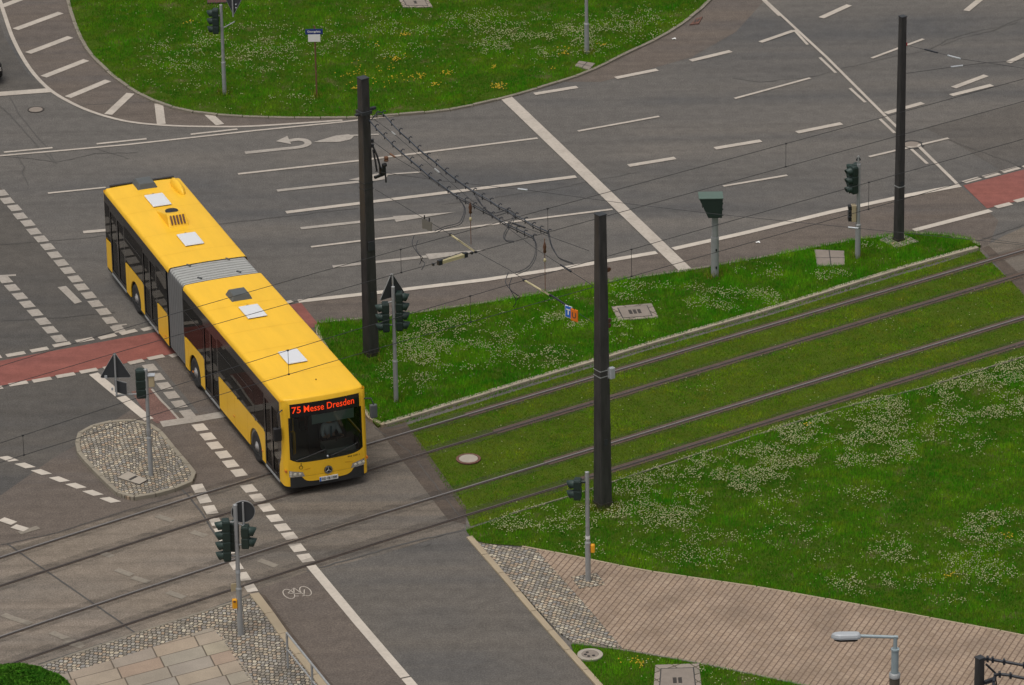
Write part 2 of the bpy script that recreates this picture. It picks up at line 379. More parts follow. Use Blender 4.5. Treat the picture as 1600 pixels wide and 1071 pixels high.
_cob = [(0.19, 0.17, 0.145), (0.30, 0.26, 0.20), (0.22, 0.205, 0.185), (0.43, 0.365, 0.27), (0.33, 0.245, 0.17), (0.25, 0.24, 0.225), (0.50, 0.44, 0.335)]
M['cobble'] = m_cells('cobble_rows', _cob, 0.12, 0.135, 0.55, joint=(0.055, 0.047, 0.036), jw=0.16, wob=0.09, off=0.43, bump=0.9)
M['cobble_band'] = m_cells('cobble_band', _cob, 0.12, 0.15, 0.25, joint=(0.05, 0.042, 0.032), jw=0.16, wob=0.16, off=0.43, bump=0.9)
M['cobble_arc'] = m_cells('cobble_arcs', [v3(c, k) for c, k in zip(_cob, (.9, 1.08, .88, 1.15, 1.05, 1.0, 1.15))], 0.125, 0.135, 0.2, joint=(0.045, 0.04, 0.03), jw=0.15, wob=0.06, arcs=(1.05, 0.75), off=0.43, bump=0.9)
M['slabs'] = m_cells('granite_slabs', [(0.30, 0.255, 0.195), (0.34, 0.265, 0.195), (0.285, 0.255, 0.205), (0.31, 0.225, 0.165), (0.275, 0.245, 0.205), (0.33, 0.285, 0.21)], 1.25, 0.62, -TH + 0.09, joint=(0.095, 0.075, 0.055), jw=0.03, jv=0.022, off=0.06, bump=0.3, shear=-.23)

M['border_stones'] = m_cells('border_stones', [(0.26, 0.215, 0.18), (0.30, 0.25, 0.21), (0.23, 0.20, 0.165)], .42, .36, -TH, joint=(.07, .06, .035), jw=.07, jv=.05, off=0.0, bump=.5)
# ------------------------------------------------------------------ ground sheets
_nsheet = [0]
def sheet(name, pts, z, mat, kind='structure', px=True, parent=None):
    if 0.001 < z < 0.015: _nsheet[0] += 1; z = z + 0.0002 * (_nsheet[0] % 18)      # overlapping sheets never share a plane
    P = GP(pts, z) if px else pts
    me = bpy.data.meshes.new(name)
    tr = tessellate_polygon([[Vector((a, b, 0)) for a, b in P]])
    vs = [(a, b, z) for a, b in P]; fs = []
    for t in tr:
        a, b, c = (Vector(vs[i]) for i in t)
        fs.append(tuple(t) if (b - a).cross(c - a).z > 0 else tuple(t[::-1]))
    me.from_pydata(vs, [], fs); me.materials.append(mat)
    o = bpy.data.objects.new(name, me); COL.objects.link(o)
    if kind: o['kind'] = kind
    if parent is not None: o.parent = parent
    return o
def strip_pts(P, w, closed=False):
    P = [Vector(p) for p in P]; N = len(P); L = []; R = []
    for i in range(N):
        a = P[(i - 1) % N] if (closed or i) else P[i]; b = P[(i + 1) % N] if (closed or i < N - 1) else P[i]
        t = (b - a).normalized(); n = Vector((-t.y, t.x))
        L.append(P[i] + n * w / 2); R.append(P[i] - n * w / 2)
    return L, R
def add_strip(mb, P, w, z, closed=False):
    L, R = strip_pts(P, w, closed); n = len(L)
    vs = [(p.x, p.y, z) for p in R] + [(p.x, p.y, z) for p in L]
    fs = [(i, (i + 1) % n, n + (i + 1) % n, n + i) for i in range(n if closed else n - 1)]
    mb.add(vs, fs)
def slab(name, P, z0, z1, mat, kind='structure'):
    mb = MB(); mb.prism(P, lambda a, b, t: (a, b, t), z0, z1)
    o = mb.build(name, mat)
    if kind: o['kind'] = kind
    return o
def resample(P, step, closed=False):
    P = [Vector(p) for p in P]
    if closed: P = P + [P[0]]
    out = [P[0]]; acc = 0.0
    for a, b in zip(P, P[1:]):
        L = (b - a).length; d = step - acc
        while d <= L:
            out.append(a + (b - a) * (d / L)); d += step
        acc = (acc + L) % step if step else 0
    if not closed and (P[-1] - out[-1]).length > step * 0.3: out.append(P[-1])
    return out
def kerb(name, P, w, z1, mat, step=1.0, closed=False, z0=-0.02, side=0.0, gap=0.012, jit=0.003):
    """a run of kerb stones; side shifts the run across its line by that share of its width"""
    Q = resample(P, step, closed); mb = MB(); n = len(Q)
    L, R = strip_pts(Q, w, closed)
    L = [l + (l - r) * side for l, r in zip(L, R)]; R = [r + (l2 - r) / (1 + side) * side if False else r + (Q[i] - r) * 0 + (L[i] - (l2 if False else L[i])) for i, (r, l2) in enumerate(zip(R, L))]
    for i in range(n if closed else n - 1):
        j = (i + 1) % n
        a, b, c, d = R[i], R[j], L[j], L[i]
        u = (b - a); g = gap / max(u.length, 1e-6)
        a2, b2 = a + u * g, b - u * g; u = (c - d); d2, c2 = d + u * g, c - u * g
        h = z1 + random.uniform(-jit, jit)
        c8 = [(p.x, p.y, zz) for zz in (z0, h) for p in (a2, b2, c2, d2)]
        mb.add(c8, [(3, 2, 1, 0), (4, 5, 6, 7), (0, 1, 5, 4), (1, 2, 6, 5), (2, 3, 7, 6), (3, 0, 4, 7)])
    o = bevel(mb.build(name, mat), 0.012, 2); o['kind'] = 'structure'
    return o

def disc_xy(c, r, n=28): return [(c[0] + r * math.cos(2 * PI * k / n), c[1] + r * math.sin(2 * PI * k / n)) for k in range(n)]

g = sheet('ground', [(-2500, -2500), (2500, -2500), (2500, 2500), (-2500, 2500)], -0.06, M['earth'], px=False)
road = sheet('road', [(-150, 40), (150, 40), (150, 300), (-150, 300)], 0.0, M['asphalt'], px=False)
Z1, Z2, Z3, Z4 = 0.004, 0.008, 0.012, 0.016
# surfaces of different age
sheet('cycle_path', [(466, 472), (610, 455), (760, 437), (900, 416), (1030, 394), (1160, 365), (1300, 331), (1420, 304), (1500, 290), (1560, 345), (1540, 400), (1380, 400), (1120, 440), (900, 470), (600, 530), (500, 525)], Z1, M['asphalt_brown'])
sheet('cycle_path.001', [(-60, -60), (0, 10), (20, 65), (45, 105), (75, 138), (110, 160), (150, 177), (200, 190), (260, 196), (330, 198), (400, 197), (545, 187), (560, 160), (300, 160), (150, 90), (80, -60)], Z1, M['asphalt_brown'])
sheet('road_surface', [(-120, 285), (0, 292), (186, 516), (250, 518), (100, 547), (0, 565), (-120, 585)], Z1, M['asphalt_dark'])
sheet('road_surface.001', [(-120, 620), (0, 604), (145, 580), (205, 640), (130, 690), (85, 715), (0, 775), (-120, 850)], Z1, M['asphalt_dark'])
sheet('road_surface.002', [(-120, -40), (-20, -20), (8, 60), (40, 112), (72, 141), (0, 150), (-120, 160)], Z1, M['asphalt_dark'])
sheet('road_surface.003', [(130, 690), (205, 640), (360, 650), (420, 740), (300, 772), (90, 835), (0, 856), (-90, 880), (-90, 838), (0, 775), (85, 715)], Z1, M['asphalt_brown'])
sheet('road_surface.004', [(270, 555), (490, 510), (590, 664), (440, 735), (395, 747), (240, 560)], Z1, M['asphalt_brown'])
sheet('track_crossing', [(-140, 918), (0, 856), (90, 834), (300, 770), (398, 930), (380, 940), (212, 990), (60, 1040), (-140, 1110)], Z1, M['track_slab'])
sheet('track_crossing.001', [(300, 770), (430, 737), (590, 664), (632, 664), (722, 795), (726, 826), (600, 866), (470, 898), (392, 925)], Z1, M['track_slab_grey'])
sheet('track_crossing.002', [(586, 664), (632, 658), (728, 792), (728, 820), (700, 812)], Z2, M['asphalt_edge'])
sheet('track_crossing.003', [(1534, 388), (1570, 368), (1600, 355), (1720, 320), (1720, 540), (1608, 470)], Z1, M['track_slab_grey'])
sheet('track_crossing.004', [(1534, 388), (1545, 384), (1622, 455), (1612, 475)], Z2, M['asphalt_edge'])
sheet('road_surface.005', [(392, 926), (470, 897), (600, 866), (728, 826), (745, 845), (960, 1110), (1030, 1200), (560, 1200), (460, 1030)], Z1, M['asphalt_lane'])
sheet('cycle_path.002', [(392, 926), (484, 892), (650, 1080), (740, 1185), (560, 1200), (460, 1030)], Z2, M['asphalt_brown'])
sheet('red_lane', [(-120, 585), (0, 564), (150, 536), (250, 518), (470, 473), (500, 510), (270, 553), (150, 577), (0, 603), (-120, 626)], Z2, M['red'])
sheet('red_lane.001', [(1505, 290), (1542, 326), (1600, 312), (1720, 285), (1720, 232), (1600, 265)], Z2, M['red'])
sheet('red_lane.002', [(205, 612), (236, 606), (280, 656), (245, 662), (230, 650)], Z2, M['red_worn'])
sheet('road_surface.006', [(1445, 200), (1500, 228), (1560, 264), (1510, 286), (1600, 262), (1720, 230), (1720, 120), (1600, 160)], Z1, M['asphalt_dim'])
sheet('gutter', [(880, 128), (940, 106), (990, 80), (1045, 52), (1090, 20), (1112, -6), (1200, -90), (1290, -90), (1200, -5), (1150, 50), (1080, 90), (1000, 112), (940, 128)], Z1, M['asphalt_brown'])
# cracks and tar joints
mb = MB()
_nc = [0]
def crack(pts, w=0.035, wob=2.0):
    _nc[0] += 1; Z3 = 0.0135 + 0.0001 * _nc[0]
    q = []
    for (a, b), (c, d) in zip(pts, pts[1:]):
        n = max(2, int(math.hypot(c - a, d - b) / 9))
        for k in range(n): q.append((a + (c - a) * k / n + random.uniform(-wob, wob) * 0.5, b + (d - b) * k / n + random.uniform(-wob, wob) * 0.35))
    q.append(pts[-1]); add_strip(mb, GP(q, Z3), w, Z3)
for pts, w in [([(15, 152), (30, 178), (70, 228), (88, 256)], .03), ([(-5, 160), (25, 190), (60, 230), (84, 254)], .03), ([(0, 244), (30, 246), (90, 253), (150, 240), (215, 238)], .025),
               ([(28, 244), (38, 262), (35, 270), (44, 290)], .03), ([(150, 232), (200, 248)], .02), 
               ([(280, 762), (296, 776), (316, 802), (330, 825), (345, 847)], .06), ([(1145, 122), (1180, 128), (1210, 127)], .02), ([(0, 383), (60, 378), (140, 371), (350, 349), (560, 325)], .025), ([(690, 320), (860, 296), (1000, 268)], .02),
               ([(480, 893), (560, 870), (640, 848), (726, 828)], .07), ([(585, 668), (640, 705), (690, 770), (718, 806)], .03), ([(1535, 372), (1600, 381)], .03), ([(1530, 376), (1600, 351)], .03), ([(1200, 127), (1270, 120), (1320, 106), (1400, 88), (1450, 79)], .02), ([(1450, 79), (1480, 62), (1520, 50), (1560, 42), (1600, 28)], .022), ([(1470, 72), (1500, 60), (1550, 48), (1590, 35)], .02),
               ([(1475, 216), (1600, 262)], .02), ([(0, 502), (90, 497), (180, 488)], .025), ([(120, 165), (240, 158)], .02), ([(660, 855), (672, 850)], .05)]:
    crack(pts, w)
o = mb.build('road_cracks', M['seam']); o['kind'] = 'structure'
mb = MB()
for pts, w in [([(12, 850), (60, 884), (120, 925), (210, 988)], .055), ([(0, 852), (90, 832), (190, 800), (300, 768)], .03), ([(60, 1038), (212, 989), (300, 962), (392, 928)], .05), ([(600, 670), (632, 664)], .05)]:
    crack(pts, w, 1.0)
o = mb.build('slab_joints', M['seam']); o['kind'] = 'structure'

# ------------------------------------------------------------------ road markings
ZM = Z4 + .001
_nl = [0]
def zlift(z): _nl[0] += 1; return z + 0.00012 * (_nl[0] % 41)
def line(mb, pts, w, z=ZM, curve=False):
    z = zlift(z)
    P = GP(pts, z)
    if curve: P = smooth_path(P, 6)
    add_strip(mb, P, w, z)
def quad(mb, pts, z=ZM):
    z = zlift(z)
    P = GP(pts, z); n = len(P)
    tr = tessellate_polygon([[Vector((a, b, 0)) for a, b in P]])
    mb.add([(a, b, z) for a, b in P], [tuple(t) for t in tr])
def blocks(mb, a, b, n, w, fill=0.74):
    A, B = Vector(G(*a, ZM)), Vector(G(*b, ZM)); u = (B - A); L = u.length / (n - 1); u.normalize()
    # blocks lie square to the picture's crossing edge: skewed like the photographed ones
    sk = Vector((math.cos(ROAD_AZ), math.sin(ROAD_AZ)))
    for k in range(n):
        c = A + u * (L * k) + Vector((random.uniform(-.02, .02), random.uniform(-.02, .02)))
        h = u * (L * fill / 2); s = sk * (w / 2)
        mb.add([(*(c - h - s), ZM), (*(c - h + s), ZM), (*(c + h + s), ZM), (*(c + h - s), ZM)], [(0, 1, 2, 3)])
mb = MB()
line(mb, [(-90, 250), (0, 243.5), (100, 235), (200, 226), (300, 215), (400, 204), (532, 191), (617, 181)], .12)
line(mb, [(-30, -60), (-8, -20), (6, 20), (21, 62), (45, 105), (75, 138), (110, 160), (150, 177), (200, 190), (260, 196), (330, 198), (400, 197), (535, 188)], .14, curve=True)
for a, b in [((6, 238), (82, 231)), ((151, 225), (229, 217)), ((298, 210), (371, 202))]: line(mb, [a, b], .13)
for a, b in [((3, 10), (50, -8)), ((24, 46), (95, 20)), ((44, 83), (110, 58)), ((68, 120), (135, 94)), ((106, 152), (169, 126)), ((169, 179), (204, 146)), ((252, 194), (248, 162)), ((344, 195), (326, 179)), ((-12, -20), (30, -40))]: line(mb, [a, b], .30)
line(mb, [(-90, 152), (0, 147), (80, 141)], .42)
line(mb, [(372, 272), (562, 251), (840, 216)], .14)
line(mb, [(447, 332), (900, 276)], .23)
line(mb, [(486, 386), (720, 357), (957, 327)], .13)
line(mb, [(75, 302), (165, 293)], .12); line(mb, [(130, 363), (175, 359)], .22)
for a, b in [((835, 147), (902, 136)), ((962, 122), (1027, 109)), ((1079, 95), (1142, 80)), ((982, 259), (1055, 247)), ((1117, 232), (1189, 220)), ((1245, 207), (1315, 193)), ((1384, 177), (1442, 161)),
             ((1283, 28), (1327, 8)), ((1490, 137), (1541, 118)), ((1486, 149), (1550, 133)), ((1575, 98), (1625, 74)), ((1510, 17), (1545, -12))]: line(mb, [a, b], .24)
line(mb, [(1188, 66), (1240, 48)], .2)
for a, b in [((903, 205), (1030, 182)), ((1148, 154), (1266, 122)), ((1362, 91), (1443, 61)), ((1130, 291), (1230, 274)), ((1358, 245), (1482, 216))]: line(mb, [a, b], .13)
line(mb, [(1160, -36), (1195, 0), (1292, 90), (1382, 180), (1409, 206)], .11); line(mb, [(1435, 228), (1497, 289)], .12)
for a, b in [((1190, -2), (1218, 25)), ((1241, 47), (1262, 70)), ((1281, 90), (1306, 114)), ((1328, 138), (1352, 160)), ((1375, 186), (1398, 208)), ((1424, 233), (1449, 256))]: line(mb, [a, b], .105)
for a, b in [((1506, 285), (1531, 278)), ((1537, 277), (1561, 271)), ((1566, 269), (1592, 262)), ((1598, 261), (1622, 255)), ((1556, 324), (1580, 318)), ((1586, 315), (1613, 308))]: line(mb, [a, b], .24)
for a, b in [((-22, 561), (2, 557)), ((10, 556), (39, 551)), ((48, 549), (75, 544)), ((83, 541), (110, 536)), ((119, 534), (146, 529)), ((155, 529), (181, 523)), ((188, 522), (213, 516)), ((222, 516), (246, 510)),
             ((-20, 609), (4, 605)), ((14, 602), (43, 597)), ((51, 596), (80, 591)), ((88, 589), (117, 584)), ((125, 582), (152, 577)), ((162, 576), (186, 571)), ((201, 568), (224, 563)), ((231, 561), (256, 556)), ((266, 557), (277, 554)), ((445, 474), (457, 471))]: line(mb, [a, b], .24)
o = mb.build('road_markings', M['paint']); o['kind'] = 'structure'
mb = MB()
line(mb, [(466, 471), (610, 455), (760, 437), (900, 416), (1026, 394.5)], .25)
line(mb, [(1052, 389), (1160, 365), (1300, 331), (1420, 305), (1500, 290)], .25)
line(mb, [(1428, 360), (1548, 329)], .25)
line(mb, [(146, 584), (187, 618)], .30); line(mb, [(189, 620), (233, 656)], .30)
line(mb, [(486, 884), (560, 973), (633, 1058)], .27); line(mb, [(634.5, 1059.5), (720, 1160)], .27)
blocks(mb, (12, 717), (173, 781), 7, .3, 0.66)
line(mb, [(-24, 804), (-4, 809)], .26); line(mb, [(2, 811), (22, 818)], .26); line(mb, [(21, 822), (41, 828)], .26)
blocks(mb, (313, 668), (373, 739), 6, .36); blocks(mb, (390, 763), (416, 793), 3, .36); blocks(mb, (430, 810), (453, 838), 3, .36); blocks(mb, (465, 856), (478, 872), 2, .36)
blocks(mb, (310, 763), (310.1, 763.1), 2, .01); blocks(mb, (310, 763), (329, 797), 3, .34); blocks(mb, (337, 816), (360, 860), 4, .30); blocks(mb, (370, 884), (392, 918), 3, .30)
o = mb.build('road_markings.001', M['paint_new']); o['kind'] = 'structure'
mb = MB(); line(mb, [(790, 152), (911, 268), (1071, 422)], .44, Z4 + .002)
o = mb.build('road_markings.005', M['paint']); o['kind'] = 'structure'
mb = MB()
blocks(mb, (2, 302), (184, 514), 18, .36); blocks(mb, (7, 437), (92, 529), 8, .36); blocks(mb, (234, 575), (293, 646), 6, .36)
line(mb, [(-10, 432), (25, 430)], .14); quad(mb, [(90, 449), (103, 447), (128, 472), (117, 475)]); line(mb, [(176, 510), (198, 507)], .1)
line(mb, [(433, 298), (562, 284)], .2); line(mb, [(470, 357), (616, 341)], .2); line(mb, [(520, 417), (667, 401)], .2)
line(mb, [(252, 663), (300, 656), (352, 647)], .42); line(mb, [(237, 608), (252, 626), (266, 640), (281, 657)], .07)
quad(mb, [(614, 338), (712, 331.5), (619, 347)]); quad(mb, [(665, 397), (762, 390), (671, 406)]); quad(mb, [(545, 281), (588, 271.5), (607, 272), (603, 280), (585, 283)]); line(mb, [(600, 273), (657, 269)], .12)
# turning arrow
line(mb, [(383, 239), (440, 233), (470, 229.5), (481, 225), (478, 220), (466, 218), (452, 220)], .24, curve=True); quad(mb, [(431, 221), (449, 212.5), (455, 225.5)])
quad(mb, [(489, 222.5), (525, 212), (545, 210), (553, 213), (548, 218), (530, 222)]); line(mb, [(545, 212), (592, 210)], .12)
o = mb.build('road_markings.002', M['paint_worn']); o['kind'] = 'structure'
mb = MB()
for a, b in [((207, 902), (233, 910)), ((262, 925), (288, 934)), ((182, 890), (206, 899)), ((300, 831), (322, 838)), ((245, 806), (270, 814)), ((405, 875), (432, 885)), ((80, 988), (128, 1008)), ((20, 966), (48, 975)), ((30, 833), (60, 824)), ((155, 862), (175, 870)), ((100, 1003), (130, 1011)), ((5, 960), (22, 967))]: line(mb, [a, b], .22, Z3 + .002)
o = mb.build('road_markings.003', M['paint_ghost']); o['kind'] = 'structure'
# bicycle symbol
mb = MB()
BO = Vector(G(464, 927, ZM)); bu = Vector((math.cos(BUS_AZ + 0.32), math.sin(BUS_AZ + 0.32))); bv = Vector((-bu.y, bu.x))
BO = Vector(G(465, 927, ZM))
ax = (Vector(G(476, 922, ZM)) - Vector(G(453, 926, ZM))); ax2 = ax.normalized(); ay2 = -Vector((-ax2.y, ax2.x))
def bk(a, b): p = BO + ax2 * a + ay2 * b; return (p.x, p.y)
for cx in (-.24, .24): add_strip(mb, [bk(cx + .14 * math.cos(w), -.04 + .3 * math.sin(w)) for w in np.linspace(0, 2 * PI, 19)[:-1]], .028, ZM, True)
for P in [[(-.24, 0), (-.1, .1), (.1, .15)], [(-.24, 0), (0, -.25), (.1, .15)], [(-.1, .1), (0, -.25)], [(.24, -.04), (.12, .3)], [(-.12, .25), (-.02, .28)], [(.06, .32), (.18, .3)]]: add_strip(mb, [bk(a, b - .1) for a, b in P], .03, ZM)
o = mb.build('road_markings.004', M['paint']); o['kind'] = 'structure'

# ------------------------------------------------------------------ raised islands, kerbs, pavements
def inside(pts, poly):
    x, y = pts[:, 0], pts[:, 1]; P = np.array(poly); r = np.zeros(len(pts), bool); j = len(P) - 1
    for i in range(len(P)):
        xi, yi = P[i]; xj, yj = P[j]
        c = ((yi > y) != (yj > y)) & (x < (xj - xi) * (y - yi) / (yj - yi + 1e-12) + xi)
        r ^= c; j = i
    return r
HOLES = []          # circles (x, y, r) and polygons kept free of blades
def vnoise(x, y, sc, seed):
    r = np.random.default_rng(seed); N = 256; g = r.random((N, N))
    x = x * sc + 1000.3; y = y * sc + 1000.7; xi = np.floor(x).astype(int); yi = np.floor(y).astype(int); fx = x - xi; fy = y - yi
    fx = fx * fx * (3 - 2 * fx); fy = fy * fy * (3 - 2 * fy); a = lambda i, j: g[i % N, j % N]
    return (a(xi, yi) * (1 - fx) + a(xi + 1, yi) * fx) * (1 - fy) + (a(xi, yi + 1) * (1 - fx) + a(xi + 1, yi + 1) * fx) * fy
def raw_mesh(name, V, F, mat, tone=None, kind='stuff'):
    me = bpy.data.meshes.new(name); n = len(V); k = F.shape[1]; f = len(F)
    me.vertices.add(n); me.vertices.foreach_set('co', V.astype(np.float32).ravel())
    me.loops.add(f * k); me.loops.foreach_set('vertex_index', F.astype(np.int32).ravel())
    me.polygons.add(f); me.polygons.foreach_set('loop_start', np.arange(0, f * k, k, dtype=np.int32)); me.polygons.foreach_set('loop_total', np.full(f, k, np.int32))
    if tone is not None:
        a = me.attributes.new('tone', 'FLOAT', 'POINT'); a.data.foreach_set('value', tone.astype(np.float32))
    me.materials.append(mat); me.update(); me.validate()
    o = bpy.data.objects.new(name, me); COL.objects.link(o)
    if kind: o['kind'] = kind
    return o
def scatter(poly, dens):
    P = np.array(poly); lo, hi = P.min(0), P.max(0); n = int((hi - lo).prod() * dens)
    q = lo + RNG.random((n, 2)) * (hi - lo); q = q[inside(q, poly)]
    for h in HOLES:
        if isinstance(h[0], tuple): q = q[~inside(q, h)]
        else: q = q[(q[:, 0] - h[0]) ** 2 + (q[:, 1] - h[1]) ** 2 > h[2] ** 2]
    return q
def grass(name, poly, z, mat, dens, h0, h1, w=0.016, lean=0.5, tuft=0.8, bare=None, label='green grass'):
    q = scatter(poly, dens); x, y = q[:, 0], q[:, 1]
    if bare is not None:
        keep = RNG.random(len(q)) > bare(x, y); q = q[keep]; x, y = q[:, 0], q[:, 1]
    n = len(q); nz = vnoise(x, y, 1.1, 3) * .45 + vnoise(x, y, 3.6, 4) * .35 + vnoise(x, y, 8.0, 14) * .2
    h = (h0 + (h1 - h0) * RNG.random(n)) * (1 - tuft + 2 * tuft * nz)
    az = RNG.random(n) * 2 * PI; ln = lean * RNG.random(n); la = RNG.random(n) * 2 * PI
    dx, dy = np.cos(az) * w / 2, np.sin(az) * w / 2
    V = np.empty((n, 3, 3)); V[:, 0] = np.stack([x - dx, y - dy, np.full(n, z - .005)], 1); V[:, 1] = np.stack([x + dx, y + dy, np.full(n, z - .005)], 1)
    V[:, 2] = np.stack([x + np.cos(la) * ln * h, y + np.sin(la) * ln * h, z + h], 1)
    o = raw_mesh(name, V.reshape(-1, 3), np.arange(3 * n).reshape(n, 3), mat, np.repeat(np.clip(RNG.random(n) * .45 + .9 * (nz - .5) + .3, 0, 1), 3))
    tag(o, label, 'grass'); return o
def flowers(name, q, z, mat, r0, r1, h0, h1, label, cat='flowers'):
    n = len(q); r = r0 + (r1 - r0) * RNG.random(n); h = z + h0 + (h1 - h0) * RNG.random(n)
    D = np.array([(1, 0, 0), (0, 1, 0), (-1, 0, 0), (0, -1, 0), (0, 0, .8), (0, 0, -.8)])
    V = np.stack([q[:, 0], q[:, 1], h], 1)[:, None, :] + D[None] * r[:, None, None]
    T = np.array([(0, 1, 4), (1, 2, 4), (2, 3, 4), (3, 0, 4), (1, 0, 5), (2, 1, 5), (3, 2, 5), (0, 3, 5)])
    F = (np.arange(n) * 6)[:, None, None] + T[None]
    o = raw_mesh(name, V.reshape(-1, 3), F.reshape(-1, 3), mat); return tag(o, label, cat)
def patches(poly, z, els, base=0.0, maxd=150, sc=1.3, seed=21):
    """flower heads: dense in drifts given as (px, py, rx, ry, density share) ellipses, thinning out by noise"""
    q = scatter(poly, maxd); x, y = q[:, 0], q[:, 1]
    d = np.full(len(q), base)
    for px, py, rx, ry, k in els:
        c = np.array(G(px, py, z)); ex = rx / 51.0; ey = ry / 20.5
        r2 = ((x - c[0]) / ex) ** 2 + ((y - c[1]) / ey) ** 2
        d = np.maximum(d, k * np.clip(1.4 * (1 - r2), 0, 1))
    nz = vnoise(x, y, sc, seed) * .55 + vnoise(x, y, sc * 3.3, seed + 1) * .45
    d = d * np.clip((nz - .40) * 5.0, 0.02, 1.25)
    return q[RNG.random(len(q)) < d]

ZI = 0.11
# --- island between carriageway and tram line
isl_road = [(497, 503), (520, 500), (600, 494), (665, 485), (735, 475), (800, 465), (920, 443), (1000, 432), (1082, 420), (1200, 399), (1270, 385.5), (1330, 374), (1417, 363), (1480, 365), (1512, 371), (1532, 382)]
isl_tram = [(1527, 385), (1460, 403), (1400, 420), (1200, 482), (1012, 536), (950, 555), (800, 600), (600, 661)]
isl_left = [(590, 664), (578, 652), (545, 600), (492, 514)]
isl_px = isl_road + isl_tram + isl_left
isl = GP(isl_px, ZI)
slab('island_soil', isl, 0.0, ZI - 0.03, M['soil'])
kerb('kerb', GP(isl_road, ZI), .12, ZI - .012, M['kerb'], 1.0)
kerb('kerb.001', GP(isl_tram, .095), .2, .095, M['kerb_grey'], 1.45)
kerb('kerb.002', GP([(600, 663)] + isl_left[::1] + [(497, 503)], ZI), .13, ZI - .005, M['kerb_tan'], 0.8)
# --- far island
far_px = [(90, -90), (101, -30), (106, 0), (112, 22), (120, 45), (135, 75), (160, 103), (195, 132), (235, 155), (280, 170), (330, 178), (400, 182), (480, 183.5), (560, 183), (640, 177), (700, 171), (780, 154), (860, 131), (920, 111), (980, 82), (1040, 53), (1085, 22), (1110, -2), (1150, -45), (1180, -90)]
far_edge = smooth_path(GP(far_px, .06), 3)
far = far_edge + GP([(1160, -130), (90, -130)], .06)
slab('island_soil.001', far, 0.0, .04, M['soil'])
kerb('kerb.003', far_edge, .13, .075, M['kerb'], 0.9, jit=.012)
# --- tram bed and lawn
bed_px = [(634, 664), (800, 612), (950, 566), (1012, 547), (1200, 493), (1400, 431), (1460, 414), (1530, 391), (1610, 468), (1720, 560), (1720, 560), (1600, 556), (1440, 606), (1330, 632), (1255, 655), (1030, 728), (885, 776), (800, 802), (735, 822), (726, 800), (690, 752)]
bed = GP(bed_px, 0.02); sheet('tram_bed_soil', bed, Z1, M['moss'], px=False)
lawn_px = [(728, 828), (800, 803), (885, 777), (1030, 729), (1255, 656), (1330, 633), (1440, 607), (1600, 557), (1760, 508), (1790, 1035), (1600, 992), (1400, 955), (1200, 919), (1100, 905), (1000, 890), (900, 869), (815, 853), (760, 849), (738, 843)]
lawn = GP(lawn_px, .03); sheet('lawn_soil', lawn, .02, M['soil'], px=False)
kerb('kerb.004', GP([(795, 804), (885, 777), (1030, 729), (1255, 656), (1330, 633), (1440, 607), (1600, 557)], .05), .05, .068, M['kerb'], 1.0)
kerb('kerb.005', GP([(815, 853), (900, 869), (1000, 890), (1200, 919), (1400, 955), (1600, 992), (1790, 1035)], .05), .06, .052, M['kerb_tan'], 1.0)
# --- brick pavement, cobbles beside it, kerb along the lane
pav = GP([(836, 858), (900, 870), (1000, 891), (1200, 920), (1400, 956), (1600, 993), (1790, 1036), (1790, 1165), (1600, 1125), (1265, 1071), (1100, 1036), (972, 1013), (900, 930)], .05)
slab('pavement', pav, -.02, .045, M['paver'])
cob = GP([(746, 848), (762, 850), (835, 858), (900, 930), (971, 1012), (895, 1003), (870, 985)], .05)
slab('cobbles', cob, -.02, .047, M['cobble'])
kerb('kerb.006', GP([(733, 838), (790, 903), (845, 968), (893, 1022), (945, 1080), (1010, 1160)], .05), .18, .06, M['kerb_tan'], 1.25)
kerb('kerb.007', GP([(836, 858), (868, 895), (905, 936), (971, 1013)], .05), .07, .052, M['cobble'], .16, gap=.012)
kerb('kerb.008', GP([(893, 1004), (971, 1014), (1100, 1037), (1265, 1072), (1400, 1096)], .05), .06, .055, M['kerb'], 1.0)
verge = GP([(897, 1020), (892, 1006), (971, 1015), (1100, 1038), (1265, 1073), (1400, 1100), (1500, 1180), (1020, 1165)], .05); slab('verge_soil', verge, -.02, .03, M['soil'])
# --- cobbled traffic island
ti_px = [(121, 690), (124, 677), (145, 665), (180, 657), (208, 656), (232, 662), (250, 674), (268, 696), (287, 718), (302, 736), (304, 745), (297, 752), (270, 763), (235, 772), (208, 776), (190, 772), (172, 757), (142, 727), (124, 706)]
ti = smooth_path(GP(ti_px, .12), 5, True)
slab('traffic_island', ti, -.01, .105, M['cobble_arc'])
L, R = strip_pts(ti, .16, True)
kerb('kerb.009', [((a + b) / 2) for a, b in zip(ti and [Vector(p) for p in ti], [Vector(p) for p in ti])], .13, .125, M['kerb_isl'], .62, True)
# --- paved corner at the lower left
plaza = GP([(-140, 1112), (60, 1040), (212, 990), (385, 936), (396, 932), (520, 1090), (600, 1190), (-140, 1220)], .03)
slab('paved_corner', plaza, -.02, .022, M['cobble_band'])
sheet('stone_slabs', [(-140, 1120), (60, 1064), (105, 1052), (180, 1030), (330, 981), (345, 990), (415, 1090), (470, 1170), (-140, 1215)], .028, M['slabs'])
kerb('kerb.010', GP([(397, 927), (412, 946), (447, 996), (490, 1050), (560, 1140)], .04), .26, .055, M['kerb_tan'], 1.3)
kerb('kerb.011', GP([(-140, 1112), (60, 1040), (212, 989), (385, 934)], .03), .08, .03, M['kerb'], 1.2)
sheet('gutter', [(402, 926), (414, 930), (448, 978), (500, 1044), (560, 1120), (548, 1124), (490, 1048), (440, 982)], Z3, M['asphalt_edge'])
kerb('kerb.012', GP([(333, 981), (350, 1000), (410, 1090)], .03), .06, .034, M['cobble'], .14)

